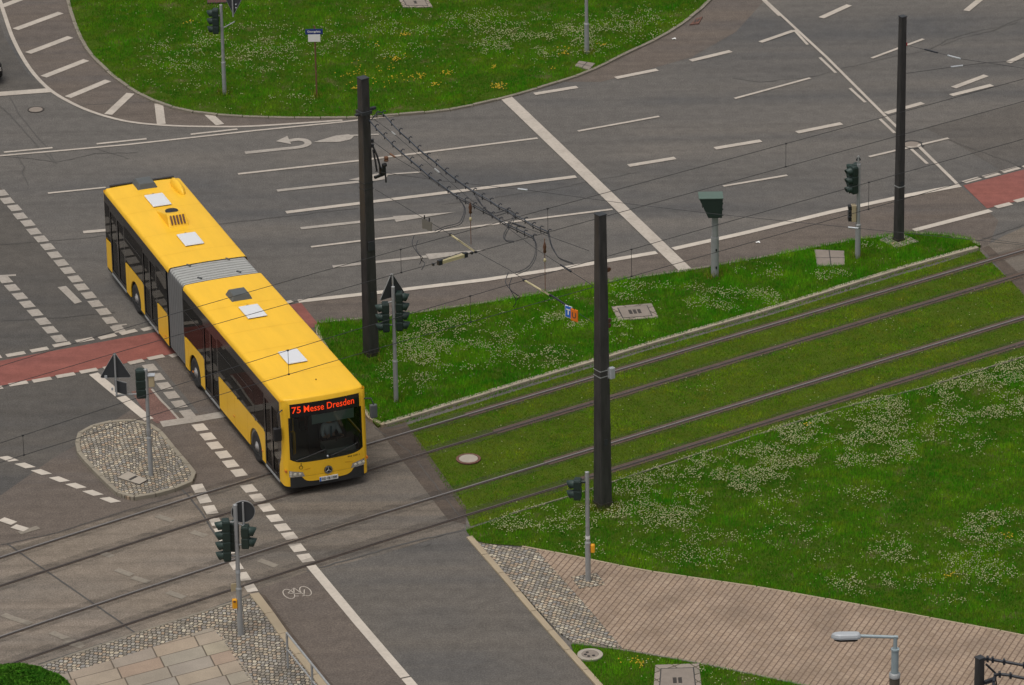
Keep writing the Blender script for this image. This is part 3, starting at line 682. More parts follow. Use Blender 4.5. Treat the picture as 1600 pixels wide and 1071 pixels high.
# ------------------------------------------------------------------ covers and plates
def cover_round(px, py, r, ring, matr, matc, label, z=0.0, dz=.012, name='manhole_cover', holes=0):
    c = G(px, py, z); t = thing(name, label, 'manhole cover', (c[0], c[1], z))
    MB().lathe((0, 0, 0), [(ring, 0), (ring, dz), (r, dz + .003), (r, 0)], 36, smooth=False).build('rim', matr, t)
    MB().lathe((0, 0, 0), [(r * .96, 0), (r * .96, dz), (r * .2, dz + .004), (0.001, dz + .004)], 36, smooth=False).build('lid', matc, t)
    if holes:
        h = MB()
        for k in range(holes): h.lathe((r * .55 * math.cos(2.2 + k * 1.1), r * .55 * math.sin(2.2 + k * 1.1), dz + .006), [(.045, 0), (.045, .003)], 10, smooth=False)
        h.build('lid_hole', M['groove'], t)
    HOLES.append((c[0], c[1], ring * 1.05)); return t
cover_round(732, 718, .29, .36, M['rust_iron'], M['concrete_pale'], 'pale round manhole cover with rusty rim in the grass between the tram rails', .02, .03)
cover_round(56, 172, .25, .29, M['iron'], M['concrete'], 'round manhole cover in the asphalt beside the curved hatched marking', 0, .02)
cover_round(1425, 227, .30, .40, M['tar'], M['concrete'], 'round manhole cover where two white lane lines cross behind the right pole', 0, .02)
cover_round(922, 1025, .23, .34, M['concrete_pale'], M['concrete'], 'white concrete ring cover with dark slots in the grass by the lane kerb', .05, .05, holes=4)
def cover_square(pts, z, label, frame=.2, border=None, slots=0, cross=False, mat=None, name='concrete_cover', cat='cover', dz=.02, inner=None):
    P = [Vector(p) for p in GP(pts, z)]; c = sum(P, Vector((0, 0))) / 4
    t = thing(name, label, cat, (c.x, c.y, z)); Q = [p - c for p in P]
    MB().prism([tuple(q) for q in Q], lambda a, b, h: (a, b, h), -.03, dz).build('surround', border or M['concrete'] if cross or border or frame < .1 else M['border_stones'], t)
    k = 1 - frame
    if cross:
        m = MB()
        add_strip(m, [(Q[0] + Q[1]) / 2, (Q[2] + Q[3]) / 2], .03, dz + .004); add_strip(m, [(Q[1] + Q[2]) / 2, (Q[3] + Q[0]) / 2], .03, dz + .004)
        m.build('joint', M['tar'], t)
    else:
        MB().prism([tuple(q * (k + .05)) for q in Q], lambda a, b, h: (a, b, h), 0, dz + .003).build('frame', M['tar'], t)
        MB().prism([tuple(q * k) for q in Q], lambda a, b, h: (a, b, h), 0, dz + .010).build('lid', mat or M['concrete'], t)
        if slots:
            m = MB(); e = (Q[1] - Q[0]).normalized(); f = (Q[2] - Q[1]).normalized()
            for i in range(slots):
                o = e * ((i - (slots - 1) / 2) * .14)
                m.prism([tuple(o + e * a + f * b) for a, b in ((-.05, -.16), (.05, -.16), (.05, .16), (-.05, .16))], lambda a, b, h: (a, b, h), dz, dz + .014)
            m.build('slot', M['iron'], t)
    HOLES.append([tuple(p) for p in P]); return t
cover_square([(955, 480), (1018, 475), (1029, 497), (966, 502)], .09, 'square concrete cover with slotted lid in the grass behind the middle tram pole', .3, slots=3)
cover_square([(1272, 391), (1319, 393), (1320, 415), (1277, 417)], .09, 'concrete slab cover split in four by joints, in the grass beside the right signal', cross=True)
cover_square([(200, 737), (231, 751), (218, 758), (183, 747)], .115, 'pale diamond shaped cover plate with a dark square hole in the cobbled island', .04, slots=1, mat=M['concrete_pale'], border=M['concrete_pale'], dz=.012)
cover_square([(1024, 1040), (1092, 1038), (1098, 1090), (1020, 1092)], .05, 'large square concrete cover framed with paving stones in the lower grass strip', .28, slots=2, mat=M['concrete'])
cover_square([(622, -2), (668, -2), (676, 12), (630, 12)], .06, 'brown concrete cover with a dark hole at the top of the far grass island', .3, slots=1)
cover_square([(905, 96), (930, 100), (920, 110), (898, 104)], .06, 'small broken grey slab in the far grass beside the lamp post', cross=True)
cover_square([(1088, 30), (1098, 27), (1092, 38), (1077, 40)], .01, 'rusty rectangular drain grate at the kerb of the far grass island', .06, slots=2, mat=M['rust_iron'], border=M['rust_iron'], name='drain_grate', cat='drain')
cover_square([(322, -14), (360, -12), (354, 5), (324, 6)], .06, 'dull red cover plate in the far grass at the top edge behind the signal', .05, mat=M['dull_red'], border=M['dull_red'], name='cover_plate')

# ------------------------------------------------------------------ trees of grass: blades and flowers
pts_hole = lambda px, py, r, z=.1: HOLES.append((*G(px, py, z), r))
pts_hole(580, 558, .2); pts_hole(942, 793, .22); 
def edge_bare(x, y): return np.where(vnoise(x, y, .55, 31) * .6 + vnoise(x, y, 2.1, 32) * .4 > .76, .3, 0.0)
def far_bare(x, y):
    e = np.array(far_edge); d = np.min(np.hypot(x[:, None] - e[None, ::3, 0], y[:, None] - e[None, ::3, 1]), 1)
    return np.maximum(edge_bare(x, y), np.where((d < .75) & (vnoise(x, y, .9, 33) > .52), .8, np.where(d < .3, .5, 0)))
grass('grass', isl, ZI - .03, M['lawn_lush'], 1100, .06, .15, bare=edge_bare, label='lush green grass on the kerbed island beside the carriageway')
grass('grass.001', far, .04, M['lawn'], 800, .05, .13, bare=far_bare, label='green meadow grass on the far island at the top')
def rail_bare(x, y):
    s = x * RU.x + y * RU.y; o = x * RN.x + y * RN.y; d = np.min([np.abs(o - k) for k in (108.28, 106.78, 104.13, 102.62)], 0)
    return np.where(d < .13, 1.0, np.where(d < .2, .4, .05))
grass('grass.002', bed, .006, M['mown'], 900, .03, .065, w=.016, lean=.9, bare=rail_bare, label='short yellowish grass growing between and beside the tram rails')
grass('grass.003', lawn, .02, M['lawn'], 950, .05, .14, bare=edge_bare, label='large clover dotted lawn at the right below the tram rails')
grass('grass.004', verge, .03, M['lawn_lush'], 900, .06, .13, label='strip of grass along the bottom edge below the brick pavement')
_t = [Vector(p) for p in smooth_path(GP(isl_tram, .05), 4)]; _L, _R = strip_pts([tuple(p) for p in _t], .0001); _a = [tuple(l + (l - r).normalized() * .30) for l, r in zip(_L, _R)]; _b = [tuple(l + (l - r).normalized() * .07) for l, r in zip(_L, _R)]
grass('grass.005', _a + _b[::-1], .006, M['mown'], 1100, .03, .075, w=.016, lean=.8, label='ragged grass fringe along the foot of the concrete kerb')
q1 = patches(isl, ZI, [(700, 545, 95, 55, .9), (640, 585, 60, 35, .6), (760, 520, 90, 40, .55), (980, 470, 60, 14, .35), (1080, 465, 40, 22, .5), (1140, 470, 60, 22, .55), (1000, 450, 60, 10, .3), (965, 520, 30, 22, .85), (880, 500, 45, 35, .9), (1190, 468, 40, 18, .7), (1300, 432, 40, 12, .5), (1370, 385, 40, 14, .4), (700, 480, 60, 14, .8), (1190, 425, 50, 16, .5), (840, 560, 60, 24, .5)], .012, 330)
flowers('clover_flowers', q1, ZI - .03, M['clover'], .012, .022, .07, .15, 'white clover heads in drifts over the kerbed island')
q2 = patches(far, .06, [(400, 85, 160, 70, .5), (300, 110, 110, 50, .35), (600, 60, 200, 60, .25), (860, 60, 180, 55, .75), (760, 40, 120, 40, .45), (560, 40, 100, 40, .2), (450, 160, 60, 14, .6), (280, 65, 100, 40, .35), (1000, 40, 90, 40, .5)], .02, 200)
flowers('clover_flowers.001', q2, .04, M['clover'], .013, .024, .06, .13, 'white clover heads scattered through the far island')
q3 = patches(lawn, .04, [(1120, 740, 170, 40, 1.0), (1010, 800, 110, 40, .8), (860, 820, 110, 30, .6), (1300, 690, 180, 45, .9), (1480, 630, 170, 40, .9), (1570, 600, 90, 55, .9), (1340, 780, 60, 18, .3), (1500, 700, 60, 25, .5), (1440, 870, 90, 40, .5), (1350, 910, 60, 22, .7), (1560, 830, 60, 40, .8), (1250, 850, 60, 40, .3), (1100, 860, 120, 30, .3), (1480, 920, 60, 24, .6), (1540, 900, 60, 40, .5), (1240, 790, 60, 24, .3), (960, 850, 90, 22, .35)], .016, 340)
flowers('clover_flowers.002', q3, .02, M['clover'], .012, .022, .07, .14, 'white clover heads in broad drifts over the right lawn')
q4 = patches(bed, .02, [(1240, 545, 40, 14, .3), (1490, 440, 30, 10, .4), (1100, 600, 60, 14, .25), (1400, 500, 80, 20, .15), (980, 640, 40, 10, .25)], .02, 90)
q4 = q4[rail_bare(q4[:, 0], q4[:, 1]) < .9]
flowers('clover_flowers.003', q4, .006, M['clover'], .013, .022, .04, .07, 'few white clover heads in the tram bed grass')
yf = np.concatenate([patches(far, .06, [(553, 138, 16, 8, .9), (680, 137, 14, 7, .8), (655, 122, 22, 7, .7), (697, 116, 14, 6, .9), (725, 110, 12, 6, .7), (780, 137, 18, 8, 1.), (630, 86, 14, 6, .7), (615, 96, 16, 6, .7), (633, 57, 12, 5, .6), (585, 73, 14, 5, .5), (770, 108, 10, 6, .7), (880, 82, 22, 9, .8), (870, 110, 12, 6, .7), (940, 72, 10, 6, .6), (300, 40, 20, 6, .2), (600, 115, 90, 40, .08)], 0, 200, 2.0, 44),
                     patches(lawn, .04, [(1485, 905, 14, 5, .6), (1260, 668, 12, 4, .4), (1575, 842, 12, 5, .4)], 0, 200, 2.0, 45), patches(verge, .05, [(990, 1040, 22, 9, .9)], 0, 200, 2.0, 46)])
flowers('yellow_flowers', yf, .05, M['yellow_flower'], .018, .032, .07, .13, 'small yellow wildflowers in tufts in the grass')
q5 = patches(verge, .05, [(1110, 1045, 40, 10, .6), (1160, 1065, 60, 10, .4), (1010, 1030, 40, 10, .2)], .03, 150); flowers('clover_flowers.004', q5, .03, M['clover'], .014, .024, .07, .13, 'white clover heads in the lower grass strip')

tq = []
for px, py, z, k, r0, r1 in ((580, 558, .08, 260, .2, .5), (942, 793, .02, 420, .2, .55), (619, 627, .08, 120, .07, .3), (1117, 431, .08, 160, .12, .36), (1340, 402, .08, 120, .08, .3), (351, 147, .04, 120, .07, .3), (917, 83, .04, 140, .08, .32), (495, 151, .04, 90, .04, .25)):
    cx, cy = G(px, py, z); w_ = RNG.random(k) * 2 * PI; r_ = r0 + (r1 - r0) * RNG.random(k); tq.append(np.stack([cx + r_ * np.cos(w_), cy + r_ * np.sin(w_), np.full(k, z)], 1))
tq = np.concatenate(tq); k = len(tq); h_ = .10 + .18 * RNG.random(k); az_ = RNG.random(k) * 2 * PI; la_ = RNG.random(k) * 2 * PI; dx_, dy_ = np.cos(az_) * .009, np.sin(az_) * .009
V = np.empty((k, 3, 3)); V[:, 0] = tq - np.stack([dx_, dy_, np.zeros(k)], 1); V[:, 1] = tq + np.stack([dx_, dy_, np.zeros(k)], 1); V[:, 2] = tq + np.stack([np.cos(la_) * h_ * .35, np.sin(la_) * h_ * .35, h_], 1)
tag(raw_mesh('grass.006', V.reshape(-1, 3), np.arange(3 * k).reshape(k, 3), m_grass('weed_blade', [(0.07, 0.17, 0.01), (0.12, 0.20, 0.015), (0.19, 0.19, 0.03)], (0.24, 0.17, 0.05), 1.5), np.repeat(RNG.random(k), 3)), 'taller uncut grass and weeds around the feet of the poles and posts', 'grass')
# ------------------------------------------------------------------ tram rails
def rail_off(o, s): return o - (0.0022 * (66 - s) ** 2 if s < 66 else 0.0)
for nm, o0, mt, lab in [('far', 108.28, 'rail', 'bright tram rail nearest the kerbed island, running the full width'), ('b', 106.78, 'rail_rust', 'brown tram rail second from the kerbed island'),
                        ('c', 104.13, 'rail', 'bright tram rail third from the kerbed island'), ('d', 102.62, 'rail_rust', 'brown tram rail nearest the large right lawn')]:
    ss = np.concatenate([np.arange(44, 68, 1.0), np.arange(68, 104.1, 3.0)])
    path = [Vector(tram(s, rail_off(o0, s))) for s in ss]
    base = path[len(path) // 2]
    t = thing('tram_rail', lab, 'tram rail', (base.x, base.y, 0), 0, 'tram rails embedded in the crossing and grass')
    P = [p - base for p in path]
    def prof(mb, off, w, z0, z1):
        L, R = strip_pts([tuple(p) for p in P], 1.0)
        D = [(l - r) for l, r in zip(L, R)]
        A = [p + d * (off - w / 2) for p, d in zip(P, D)]; B = [p + d * (off + w / 2) for p, d in zip(P, D)]; n = len(P)
        vs = [(p.x, p.y, z0) for p in A] + [(p.x, p.y, z1) for p in A] + [(p.x, p.y, z1) for p in B] + [(p.x, p.y, z0) for p in B]
        fs = [(k * n + i, k * n + i + 1, ((k + 1) % 4) * n + i + 1, ((k + 1) % 4) * n + i) for k in range(4) for i in range(n - 1)]
        mb.add(vs, fs)
    m = MB(); add_strip(m, [tuple(q) for q in P], .62, .0185); gr_ = m.build('rail_grime', M['grime'], t)
    m = MB(); prof(m, 0, .052, -.02, .026); m.build('rail_head', M[mt], t)
    m = MB(); prof(m, -.055, .045, -.02, .0200); m.build('groove', M['groove'], t)
    m = MB(); prof(m, -.085, .018, -.02, .0235); m.build('guard_lip', M['rail_side'], t)
    m = MB(); full = P; P = [p for p, s in zip(path, ss) if s > (69.5 if o0 > 105 else 68.2)]; P = [p - base for p in P]
    prof(m, .085, .10, -.02, .0205); m.build('rail_filler', M['rail_side'], t)
    m = MB(); prof(m, -.14, .07, -.02, .0205); m.build('rail_filler', M['rail_side'], t); P = full

# ------------------------------------------------------------------ overhead line poles
def H_of(base, top_y):
    b = G3(*base)
    lo, hi = 0.0, 40.0
    for _ in range(50):
        m = (lo + hi) / 2; p = b + Vector((0, 0, m)); d = p - Vector((0, 0, CAM_H))
        y = IH / 2 - F_PX * d.dot(CU) / d.dot(_fw)
        if y > top_y: lo = m
        else: hi = m
    return lo
def tram_pole(x, y, h, w0, w1, label, foot=True):
    t = thing('tram_pole', label, 'tram pole', (x, y, 0), TH, 'dark square steel poles of the tram overhead line')
    m = MB(); n = 1
    m.box((0, 0, h / 2), (w0, w0, h), 0, w1 / w0)
    bevel(m.build('mast', M['pole'], t), .02, 2)
    m = MB()
    for sx in (-1, 1):
        m.add([(sx * (w0 * .5 + .004), -w0 * .30, .02), (sx * (w0 * .5 + .004), w0 * .30, .02), (sx * (w1 * .5 + .004), w1 * .30, h - .12), (sx * (w1 * .5 + .004), -w1 * .30, h - .12)], [(0, 1, 2, 3)])
    m.build('web', M['pole'], t)
    MB().box((0, 0, h + .008), (w1 + .02, w1 + .02, .02)).build('cap', M['sign_back'], t)
    MB().box((0, 0, .10), (w0 + .03, w0 + .03, .20)).build('base_sleeve', M['iron'], t)
    at = lambda z: w0 + (w1 - w0) * z / h
    MB().box((0, -at(2.1) / 2 - .002, 2.1), (.12, .012, .18)).build('number_plate', M['sign_back'], t)
    return t
pA = G(580, 558); pB = G(942, 793); pC = G(1404, 381)
hA = H_of((580, 558), 122); hB = H_of((942, 793), 335); hC = H_of((1404, 381), 26)
tA = tram_pole(*pA, hA, .37, .265, 'tall dark tram pole behind the bus carrying the cable bundles')
tB = tram_pole(*pB, hB, .39, .25, 'tall dark tram pole at the edge of the right lawn with a small grey box')
tC = tram_pole(*pC, hC, .255, .19, 'slimmer dark tram pole standing near the pointed right end of the island')
pD3 = G3(1531, 1028, 8.9); tD = tram_pole(pD3.x, pD3.y, 8.9, .28, .165, 'dark tram pole top at the bottom right corner with two curved cables')
m = MB(); m.box((0, 0, .03), (.9, .9, .04)); 
o = m.build('pole_footing', m_cells('footing_stones', _cob, .2, .2, 0, jw=.1, off=.0), None); o.location = (pC[0], pC[1], ZI - .035); o.rotation_euler.z = TH; tag(o, 'square of small paving stones around the foot of the right tram pole', 'paving')
def at_pole(t, z):  # half width of the mast at z
    return None
# clamps, straps and boxes on the poles
m = MB()
for z in (5.55, 5.75):
    m.box((0, 0, z), (.325, .325, .025))
m.build('strap', M['sign_back'], tA); o = MB().box((0, -.20, 3.72 + 0), (.22, .03, .3)); o.build('plate', M['sign_back'], tA)
m = MB(); m.box((0, 0, hA - 1.08), (.36, .36, .1)); m.box((.26, .0, hA - 1.04), (.3, .1, .08)); m.box((-.2, 0, hA - 1.12), (.2, .1, .06)); m.build('clamp', M['sign_back'], tA)
m = MB()
for z, y in ((7.0, .2), (6.85, .2)): m.lathe((.19, -.12, z), [(.05, 0), (.05, .1)], 8)
m.tube([(.16, -.2, 6.9), (.26, -.25, 6.6), (.3, -.3, 6.35), (.36, -.28, 6.15), (.5, -.3, 6.2), (.52, -.3, 5.7)], .03, 6); m.tube([(.16, -.2, 6.8), (.2, -.25, 6.4), (.24, -.25, 6.1)], .03, 6)
m.build('cable_loop', M['cable'], tA)
m = MB(); m.box((.32, -.27, 5.95), (.42, .08, .07), .2); m.box((.42, -.27, 6.08), (.14, .14, .24)); m.lathe((.5, -.27, 6.2), [(.06, 0), (.09, .05), (.06, .1)], 10); m.build('switch_bracket', M['black'], tA)
m = MB(); m.lathe((.6, -.22, 6.32), [(.03, 0), (.07, .02), (.07, .06), (.04, .08), (.07, .1), (.07, .15), (.03, .17)], 12); m.build('insulator', M['rust'], tA)
for z in (4.3, 4.12): MB().box((0, 0, z), (.335, .335, .025)).build('strap', M['steel'], tB)
m = MB(); m.box((.20, -.20, 4.2), (.16, .14, .34)); bevel(m.build('service_box', M['steel_pale'], tB), .02)
m = MB(); m.box((.13, -.13, 4.2), (.08, .08, .32)); m.build('box_bracket', M['steel'], tB)
for z in (7.3, 5.75, 5.6):
    m = MB(); m.box((.18, -.06, z), (.1, .1, .12)); m.lathe((.24, -.06, z - .05), [(.04, 0), (.06, .05), (.04, .1)], 8); m.build('clamp', M['insul_brown'], tB)
m = MB(); m.box((0, 0, 2.0), (.247, .247, .04)); m.build('strap', M['steel'], tC)
m = MB(); m.box((.13, 0, hC - .95), (.08, .1, .1)); m.build('clamp', M['sign_red'], tC)

# ------------------------------------------------------------------ overhead wires
RW = 0.0095
def wire_run(o0, z, s0, s1, sag=0.0, n=24, knots=None):
    out = []
    for k in range(n + 1):
        s = s0 + (s1 - s0) * k / n; p = tram(s, rail_off(o0, s)); out.append((p[0], p[1], z(s) if callable(z) else z))
    return out
def s_of(px, py, z):
    p = G3(px, py, z); return p.x * RU.x + p.y * RU.y
for k, (oc, zc, zm, drops, lab) in enumerate([(107.53, 5.5, 6.25, [(1226, 260), (856, 363), (625, 425)], 'overhead contact line above the track beside the island'),
                                              (103.375, 5.5, 6.35, [(1351, 324), (983, 430), (738, 505), (448, 583), (30, 706)], 'overhead contact line above the track beside the right lawn')]):
    c = tram(70, oc); t = thing('contact_line', lab, 'overhead wire', (c[0], c[1], 0), 0, 'overhead contact lines of the two tracks')
    loc = lambda P: [(a - c[0], b - c[1], z) for a, b, z in P]
    MB().tube(loc(wire_run(oc, zc, 40, 104)), RW, 6).build('contact_wire', M['wire'], t)
    zz = lambda s: zm - .0011 * max(0, 78 - s) ** 1.75 * (.5 if k == 0 else .95)
    MB().tube(loc(wire_run(oc, zz, 40, 104)), RW, 6).build('messenger_wire', M['wire'], t)
    for d in drops:
        s = s_of(*d, zc); p = tram(s, rail_off(oc, s))
        q = MB(); q.tube(loc([(p[0], p[1], zc), (p[0], p[1], zz(s))]), .007, 5)
        for z in (zc, zz(s)): q.box((p[0] - c[0], p[1] - c[1], z), (.045, .035, .04), TH)
        q.build('dropper', M['wire'], t)
def pxpath(pts, z0, z1, zs=None):
    """points of a hanging cable: heights run evenly from z0 to z1 along the list (or are given)"""
    n = len(pts); return [tuple(G3(x, y, zs[i] if zs else z0 + (z1 - z0) * i / (n - 1))) for i, (x, y) in enumerate(pts)]
def cable(name, path, r, mat, label, cat='cable', group=None, sm=4, clips=None, n=6):
    P = smooth_path(path, sm) if sm else path
    c = Vector(P[0]); t = thing(name, label, cat, (c.x, c.y, c.z), 0, group)
    Q = [tuple(Vector(p) - c) for p in P]
    return t, Q, r, mat
def pair_cable(path, gap, label, group, clips=True):
    P = [Vector(p) for p in smooth_path(path, 4)]; c = P[0].copy(); t = thing('feeder_cable', label, 'cable', tuple(c), 0, group)
    for sgn, mt in ((-1, 'cable'), (1, 'cable_grey')):
        Q = []
        for i, p in enumerate(P):
            d = (P[min(i + 1, len(P) - 1)] - P[max(i - 1, 0)]).normalized(); sd = d.cross(Vector((0, 0, 1))).normalized()
            Q.append(tuple(p + Vector((0, 0, 1)) * gap * sgn * .8 + sd * gap * sgn * .6 - c))
        MB().tube(Q, .0155 if clips else .0115, 6).build('strand', M[mt if clips else 'cable'], t)
    if clips:
        for p in path[1:]:
            q = Vector(p) - c; m = MB(); m.tube([tuple(q + Vector((.02, 0, -gap - .035))), tuple(q + Vector((0, 0, gap))), tuple(q + Vector((.05, 0, gap + .05))), tuple(q + Vector((.10, 0, gap + .02)))], .02, 5)
            m.build('spacer', M['cable'], t)
    return t
GF = 'heavy feeder cables hung between the poles'
lb = [(573.5, 184), (587, 200), (600, 213), (613, 226), (627, 238.6), (641.6, 251), (656, 263), (670, 275.5), (684.6, 286.2), (699, 297), (713, 307), (726.7, 314.5), (740, 322), (754.5, 329.7), (768, 336.5), (780.5, 345), (793.7, 352.5), (807, 359), (819, 365), (833, 371.4)]
rb = [(582, 185), (588, 179.5), (598, 178.5), (611, 192), (624, 206), (639, 219), (653, 232.7), (667.6, 244.5), (681, 255), (696, 268), (711, 280), (726.7, 291), (740, 300), (753, 307.8), (766, 315), (779, 323.8), (792.5, 330.3), (805, 338), (819.6, 345), (832, 353), (844, 358.8), (856.5, 364)]
pair_cable(pxpath(lb, 7.75, 5.55), .062, 'clipped double cable from the pole behind the bus, the nearer and lower of the two', GF)
pair_cable(pxpath(rb, 7.75, 5.55), .062, 'clipped double cable from the pole behind the bus, the farther and upper of the two', GF)
GJ = 'curved jumper cables joining the overhead wires'
for pts, z0, z1, lab in [([(714, 307), (726, 325), (723, 342), (716, 350.5), (695, 356), (680, 363)], 6.45, 6.25, 'jumper cable bowing right from the clipped cable down to the wire'),
                         ([(741, 301), (752, 320), (768, 335), (780, 334), (793, 330)], 6.2, 6.2, 'thick jumper cable between the two clipped double cables'),
                         ([(792, 330), (802, 332), (801, 345), (789, 366), (790, 376), (803, 378)], 6.0, 5.9, 'looped jumper cable hanging from the upper clipped cable'),
                         ([(833, 371), (838, 385), (835, 405), (824, 420), (806, 428)], 5.6, 6.3, 'jumper cable bowing right between the two tracks'),
                         ([(857, 364), (861, 382), (868, 396), (876, 405), (895, 412)], 5.6, 6.3, 'jumper cable dropping from the end of the upper clipped cable'),
                         ([(650, 372), (647, 385), (655, 399), (661, 408), (657, 418)], 6.2, 5.5, 'double jumper loop left of the grey wire plates'),
                         ([(797, 430), (793, 445), (801, 458), (809, 467), (804, 475)], 6.3, 5.5, 'double jumper loop above the kerb of the island')]:
    pair_cable(pxpath(pts, z0, z1), .03 if 'double' not in lab else .09, lab, GJ, False)
GS = 'thin span wires between the tram poles'
def span(pts, z0, z1, lab, r=.008, parts=(), ext=None):
    P = pxpath(pts, z0, z1); c = Vector(P[0]); t = thing('span_wire', lab, 'span wire', tuple(c), 0, GS)
    MB().tube([tuple(Vector(p) - c) for p in P], r, 5).build('wire', M['wire'], t)
    for f, L, mt in parts:
        # insulators along the wire at share f
        n = len(P) - 1; k = min(int(f * n), n - 1); a = Vector(P[k]).lerp(Vector(P[k + 1]), f * n - k) - c; d = (Vector(P[k + 1]) - Vector(P[k])).normalized()
        MB().tube([tuple(a - d * L / 2), tuple(a + d * L / 2)], .028, 8).build('insulator', M[mt], t)
    return t
span([(584, 186), (615, 209), (677, 262), (740, 316), (837, 389), (932, 450)], 7.7, 6.6, 'thin span wire under the clipped cables from pole to pole', parts=[(.2, .25, 'steel'), (.42, .3, 'steel'), (.9, .5, 'cable')])
span([(584, 222), (607, 239), (622, 249), (651, 266), (700, 300), (790, 345), (920, 392)], 6.95, 6.9, 'thin span wire with a brown insulator leaving the pole behind the bus', parts=[(.24, .3, 'rust'), (.86, .5, 'cable')])
span([(586, 296), (625, 319), (660, 340), (704, 367), (743, 393), (796, 422), (820, 438), (860, 461), (932, 508)], 5.9, 5.55, 'lower span wire holding the steady arms and the small panels', parts=[(.9, .8, 'cable')])
span([(586, 268), (690, 283), (822, 297), (975, 318), (1120, 335), (1340, 357), (1530, 376), (1700, 394)], 6.1, 6.6, 'long thin span wire crossing in front of the speed camera', r=.007, parts=[(.28, .3, 'steel_pale'), (.71, .3, 'steel_pale')])
span([(1416, 71), (1455, 80), (1500, 92), (1600, 107), (1700, 122)], hC - 1.0, hC - 1.0, 'span wire leaving the right tram pole near its top', parts=[(.25, .5, 'cable'), (.45, .5, 'steel_pale')])
span([(1416, 115), (1495, 104), (1545, 98), (1600, 95), (1700, 90)], hC - 1.9, hC - 1.9, 'span wire leaving the right tram pole below the top one', parts=[(.25, .4, 'steel_pale')])
# steady arms and vertical strain insulators
def rod(name, a, b, r, mat, lab, cat, grp, ends=None):
    A, B = Vector(a), Vector(b); t = thing(name, lab, cat, tuple(A), 0, grp)
    MB().tube([(0, 0, 0), tuple(B - A)], r, 8).build('arm', mat, t)
    m = MB()
    for p in (Vector((0, 0, 0)), B - A): m.box(tuple(p), (.07, .06, .06), TH)
    m.build('clamp', M['cable'], t); return t
rod('steady_arm', G3(704, 367, 5.85), G3(743, 394, 5.5), .028, M['insul'], 'pale steady arm over the track beside the island', 'steady arm', 'pale steady arms holding the contact wires')
rod('steady_arm', G3(819, 438, 5.75), G3(860, 462, 5.5), .028, M['insul'], 'pale steady arm over the track beside the right lawn', 'steady arm', 'pale steady arms holding the contact wires')
for (x0, y0), (x1, y1), zt, lab in [((734, 321), (736, 382), 6.75, 'vertical brown hanger above the nearer pale steady arm of the island track'), ((849, 381), (852, 455), 6.9, 'vertical brown hanger above the steady arm of the lawn track')]:
    b = G3(x1, y1, 5.55); t = thing('wire_hanger', lab, 'hanger', (b.x, b.y, 5.55), 0, 'vertical hangers between span wires')
    h = (y1 - y0) / 46.0
    MB().tube([(0, 0, 0), (0, 0, h)], .011, 6).build('rod', M['rust'], t)
    MB().lathe((0, 0, h * .72), [(.015, 0), (.05, .04), (.035, .12), (.055, .2), (.035, .28), (.02, .34)], 10).build('insulator', M['insul_brown'], t)
    MB().lathe((0, 0, h * .55), [(.01, 0), (.04, .03), (.04, .1), (.01, .13)], 10).build('knob', M['insul'], t)
a, b = G3(690, 409.5, 5.52), G3(724, 399.5, 5.52); t = thing('section_insulator', 'cream section insulator clipped into the contact wire beside the left pole', 'insulator', tuple((a + b) / 2), math.atan2(b.y - a.y, b.x - a.x))
L_ = (b - a).length; MB().box((0, 0, 0), (L_, .12, .10)).build('body', M['insul'], t)
m = MB(); m.tube([(-L_ / 2, 0, .07), (L_ / 2, 0, .11)], .012, 6)
for e in (-1, 1): m.box((e * (L_ / 2 + .06), 0, 0), (.14, .1, .14)); m.box((e * (L_ / 2 + .3), 0, 0), (.06, .06, .07))
m.build('clamp', M['cable'], t)
# small panels hanging on the wires
for x, y, w, h, mt, lab in [(663.5, 350, .14, .32, 'sign_edge', 'grey rectangular plate hanging on a span wire, the left one of two'), (671, 353.5, .14, .30, 'sign_edge', 'grey rectangular plate hanging on a span wire, the right one of two')]:
    p = G3(x, y, 5.7); t = thing('wire_plate', lab, 'plate', tuple(p), -.5, 'grey plates on the span wire')
    bevel(MB().box((0, 0, 0), (w + .04, .02, h)).build('plate', M['wire_plate'], t), .01); MB().box((0, 0, h / 2 + .05), (.03, .03, .12)).build('hook', M['cable'], t)
for x, y, mt, txt, lab in [(888.5, 487.5, 'pale_blue', 'T', 'small blue panel with a white letter hanging beside the tram pole'), (897.5, 493, 'orange', 'U', 'small orange panel with a dark mark hanging beside the tram pole')]:
    p = G3(x, y, 5.6); t = thing('wire_sign', lab, 'sign', tuple(p), -.75, 'two coloured panels on the wire by the tram pole')
    bevel(MB().box((0, 0, 0), (.24, .03, .34)).build('panel', M[mt], t), .01)
    MB().box((0, .001, 0), (.26, .02, .36)).build('rim', M['sign_white' if txt == 'T' else 'orange'], t)
    tv, tf, tw, th_ = text_mesh(txt, .24, bold=.008); MB().add([(a_ - tw / 2, -.018, b_ - th_ / 2) for a_, b_ in tv], tf).build('letter', M['sign_white' if txt == 'T' else 'rust_iron'], t)
    MB().box((0, 0, .2), (.02, .02, .08)).build('hook', M['cable'], t)
for pts, lab in [([(1534, 1034), (1541, 1030), (1556, 1032), (1600, 1040), (1700, 1060)], 'upper dark cable leaving the pole top at the bottom right corner'), ([(1538, 1104), (1552, 1088), (1553, 1062), (1562, 1054), (1600, 1060), (1700, 1080)], 'lower dark cable bending out beside the pole at the bottom right corner')]:
    P = pxpath(pts, 8.5, 8.5); c = Vector(P[0]); t = thing('feeder_cable', lab, 'cable', tuple(c), 0, GF)
    Q = [tuple(Vector(p) - c) for p in smooth_path(P, 5)]; MB().tube(Q, .035, 8).build('strand', M['cable'], t)
    for k in range(6, len(Q), 3): MB().box(Q[k], (.05, .1, .12)).build('spacer', M['cable'], t)
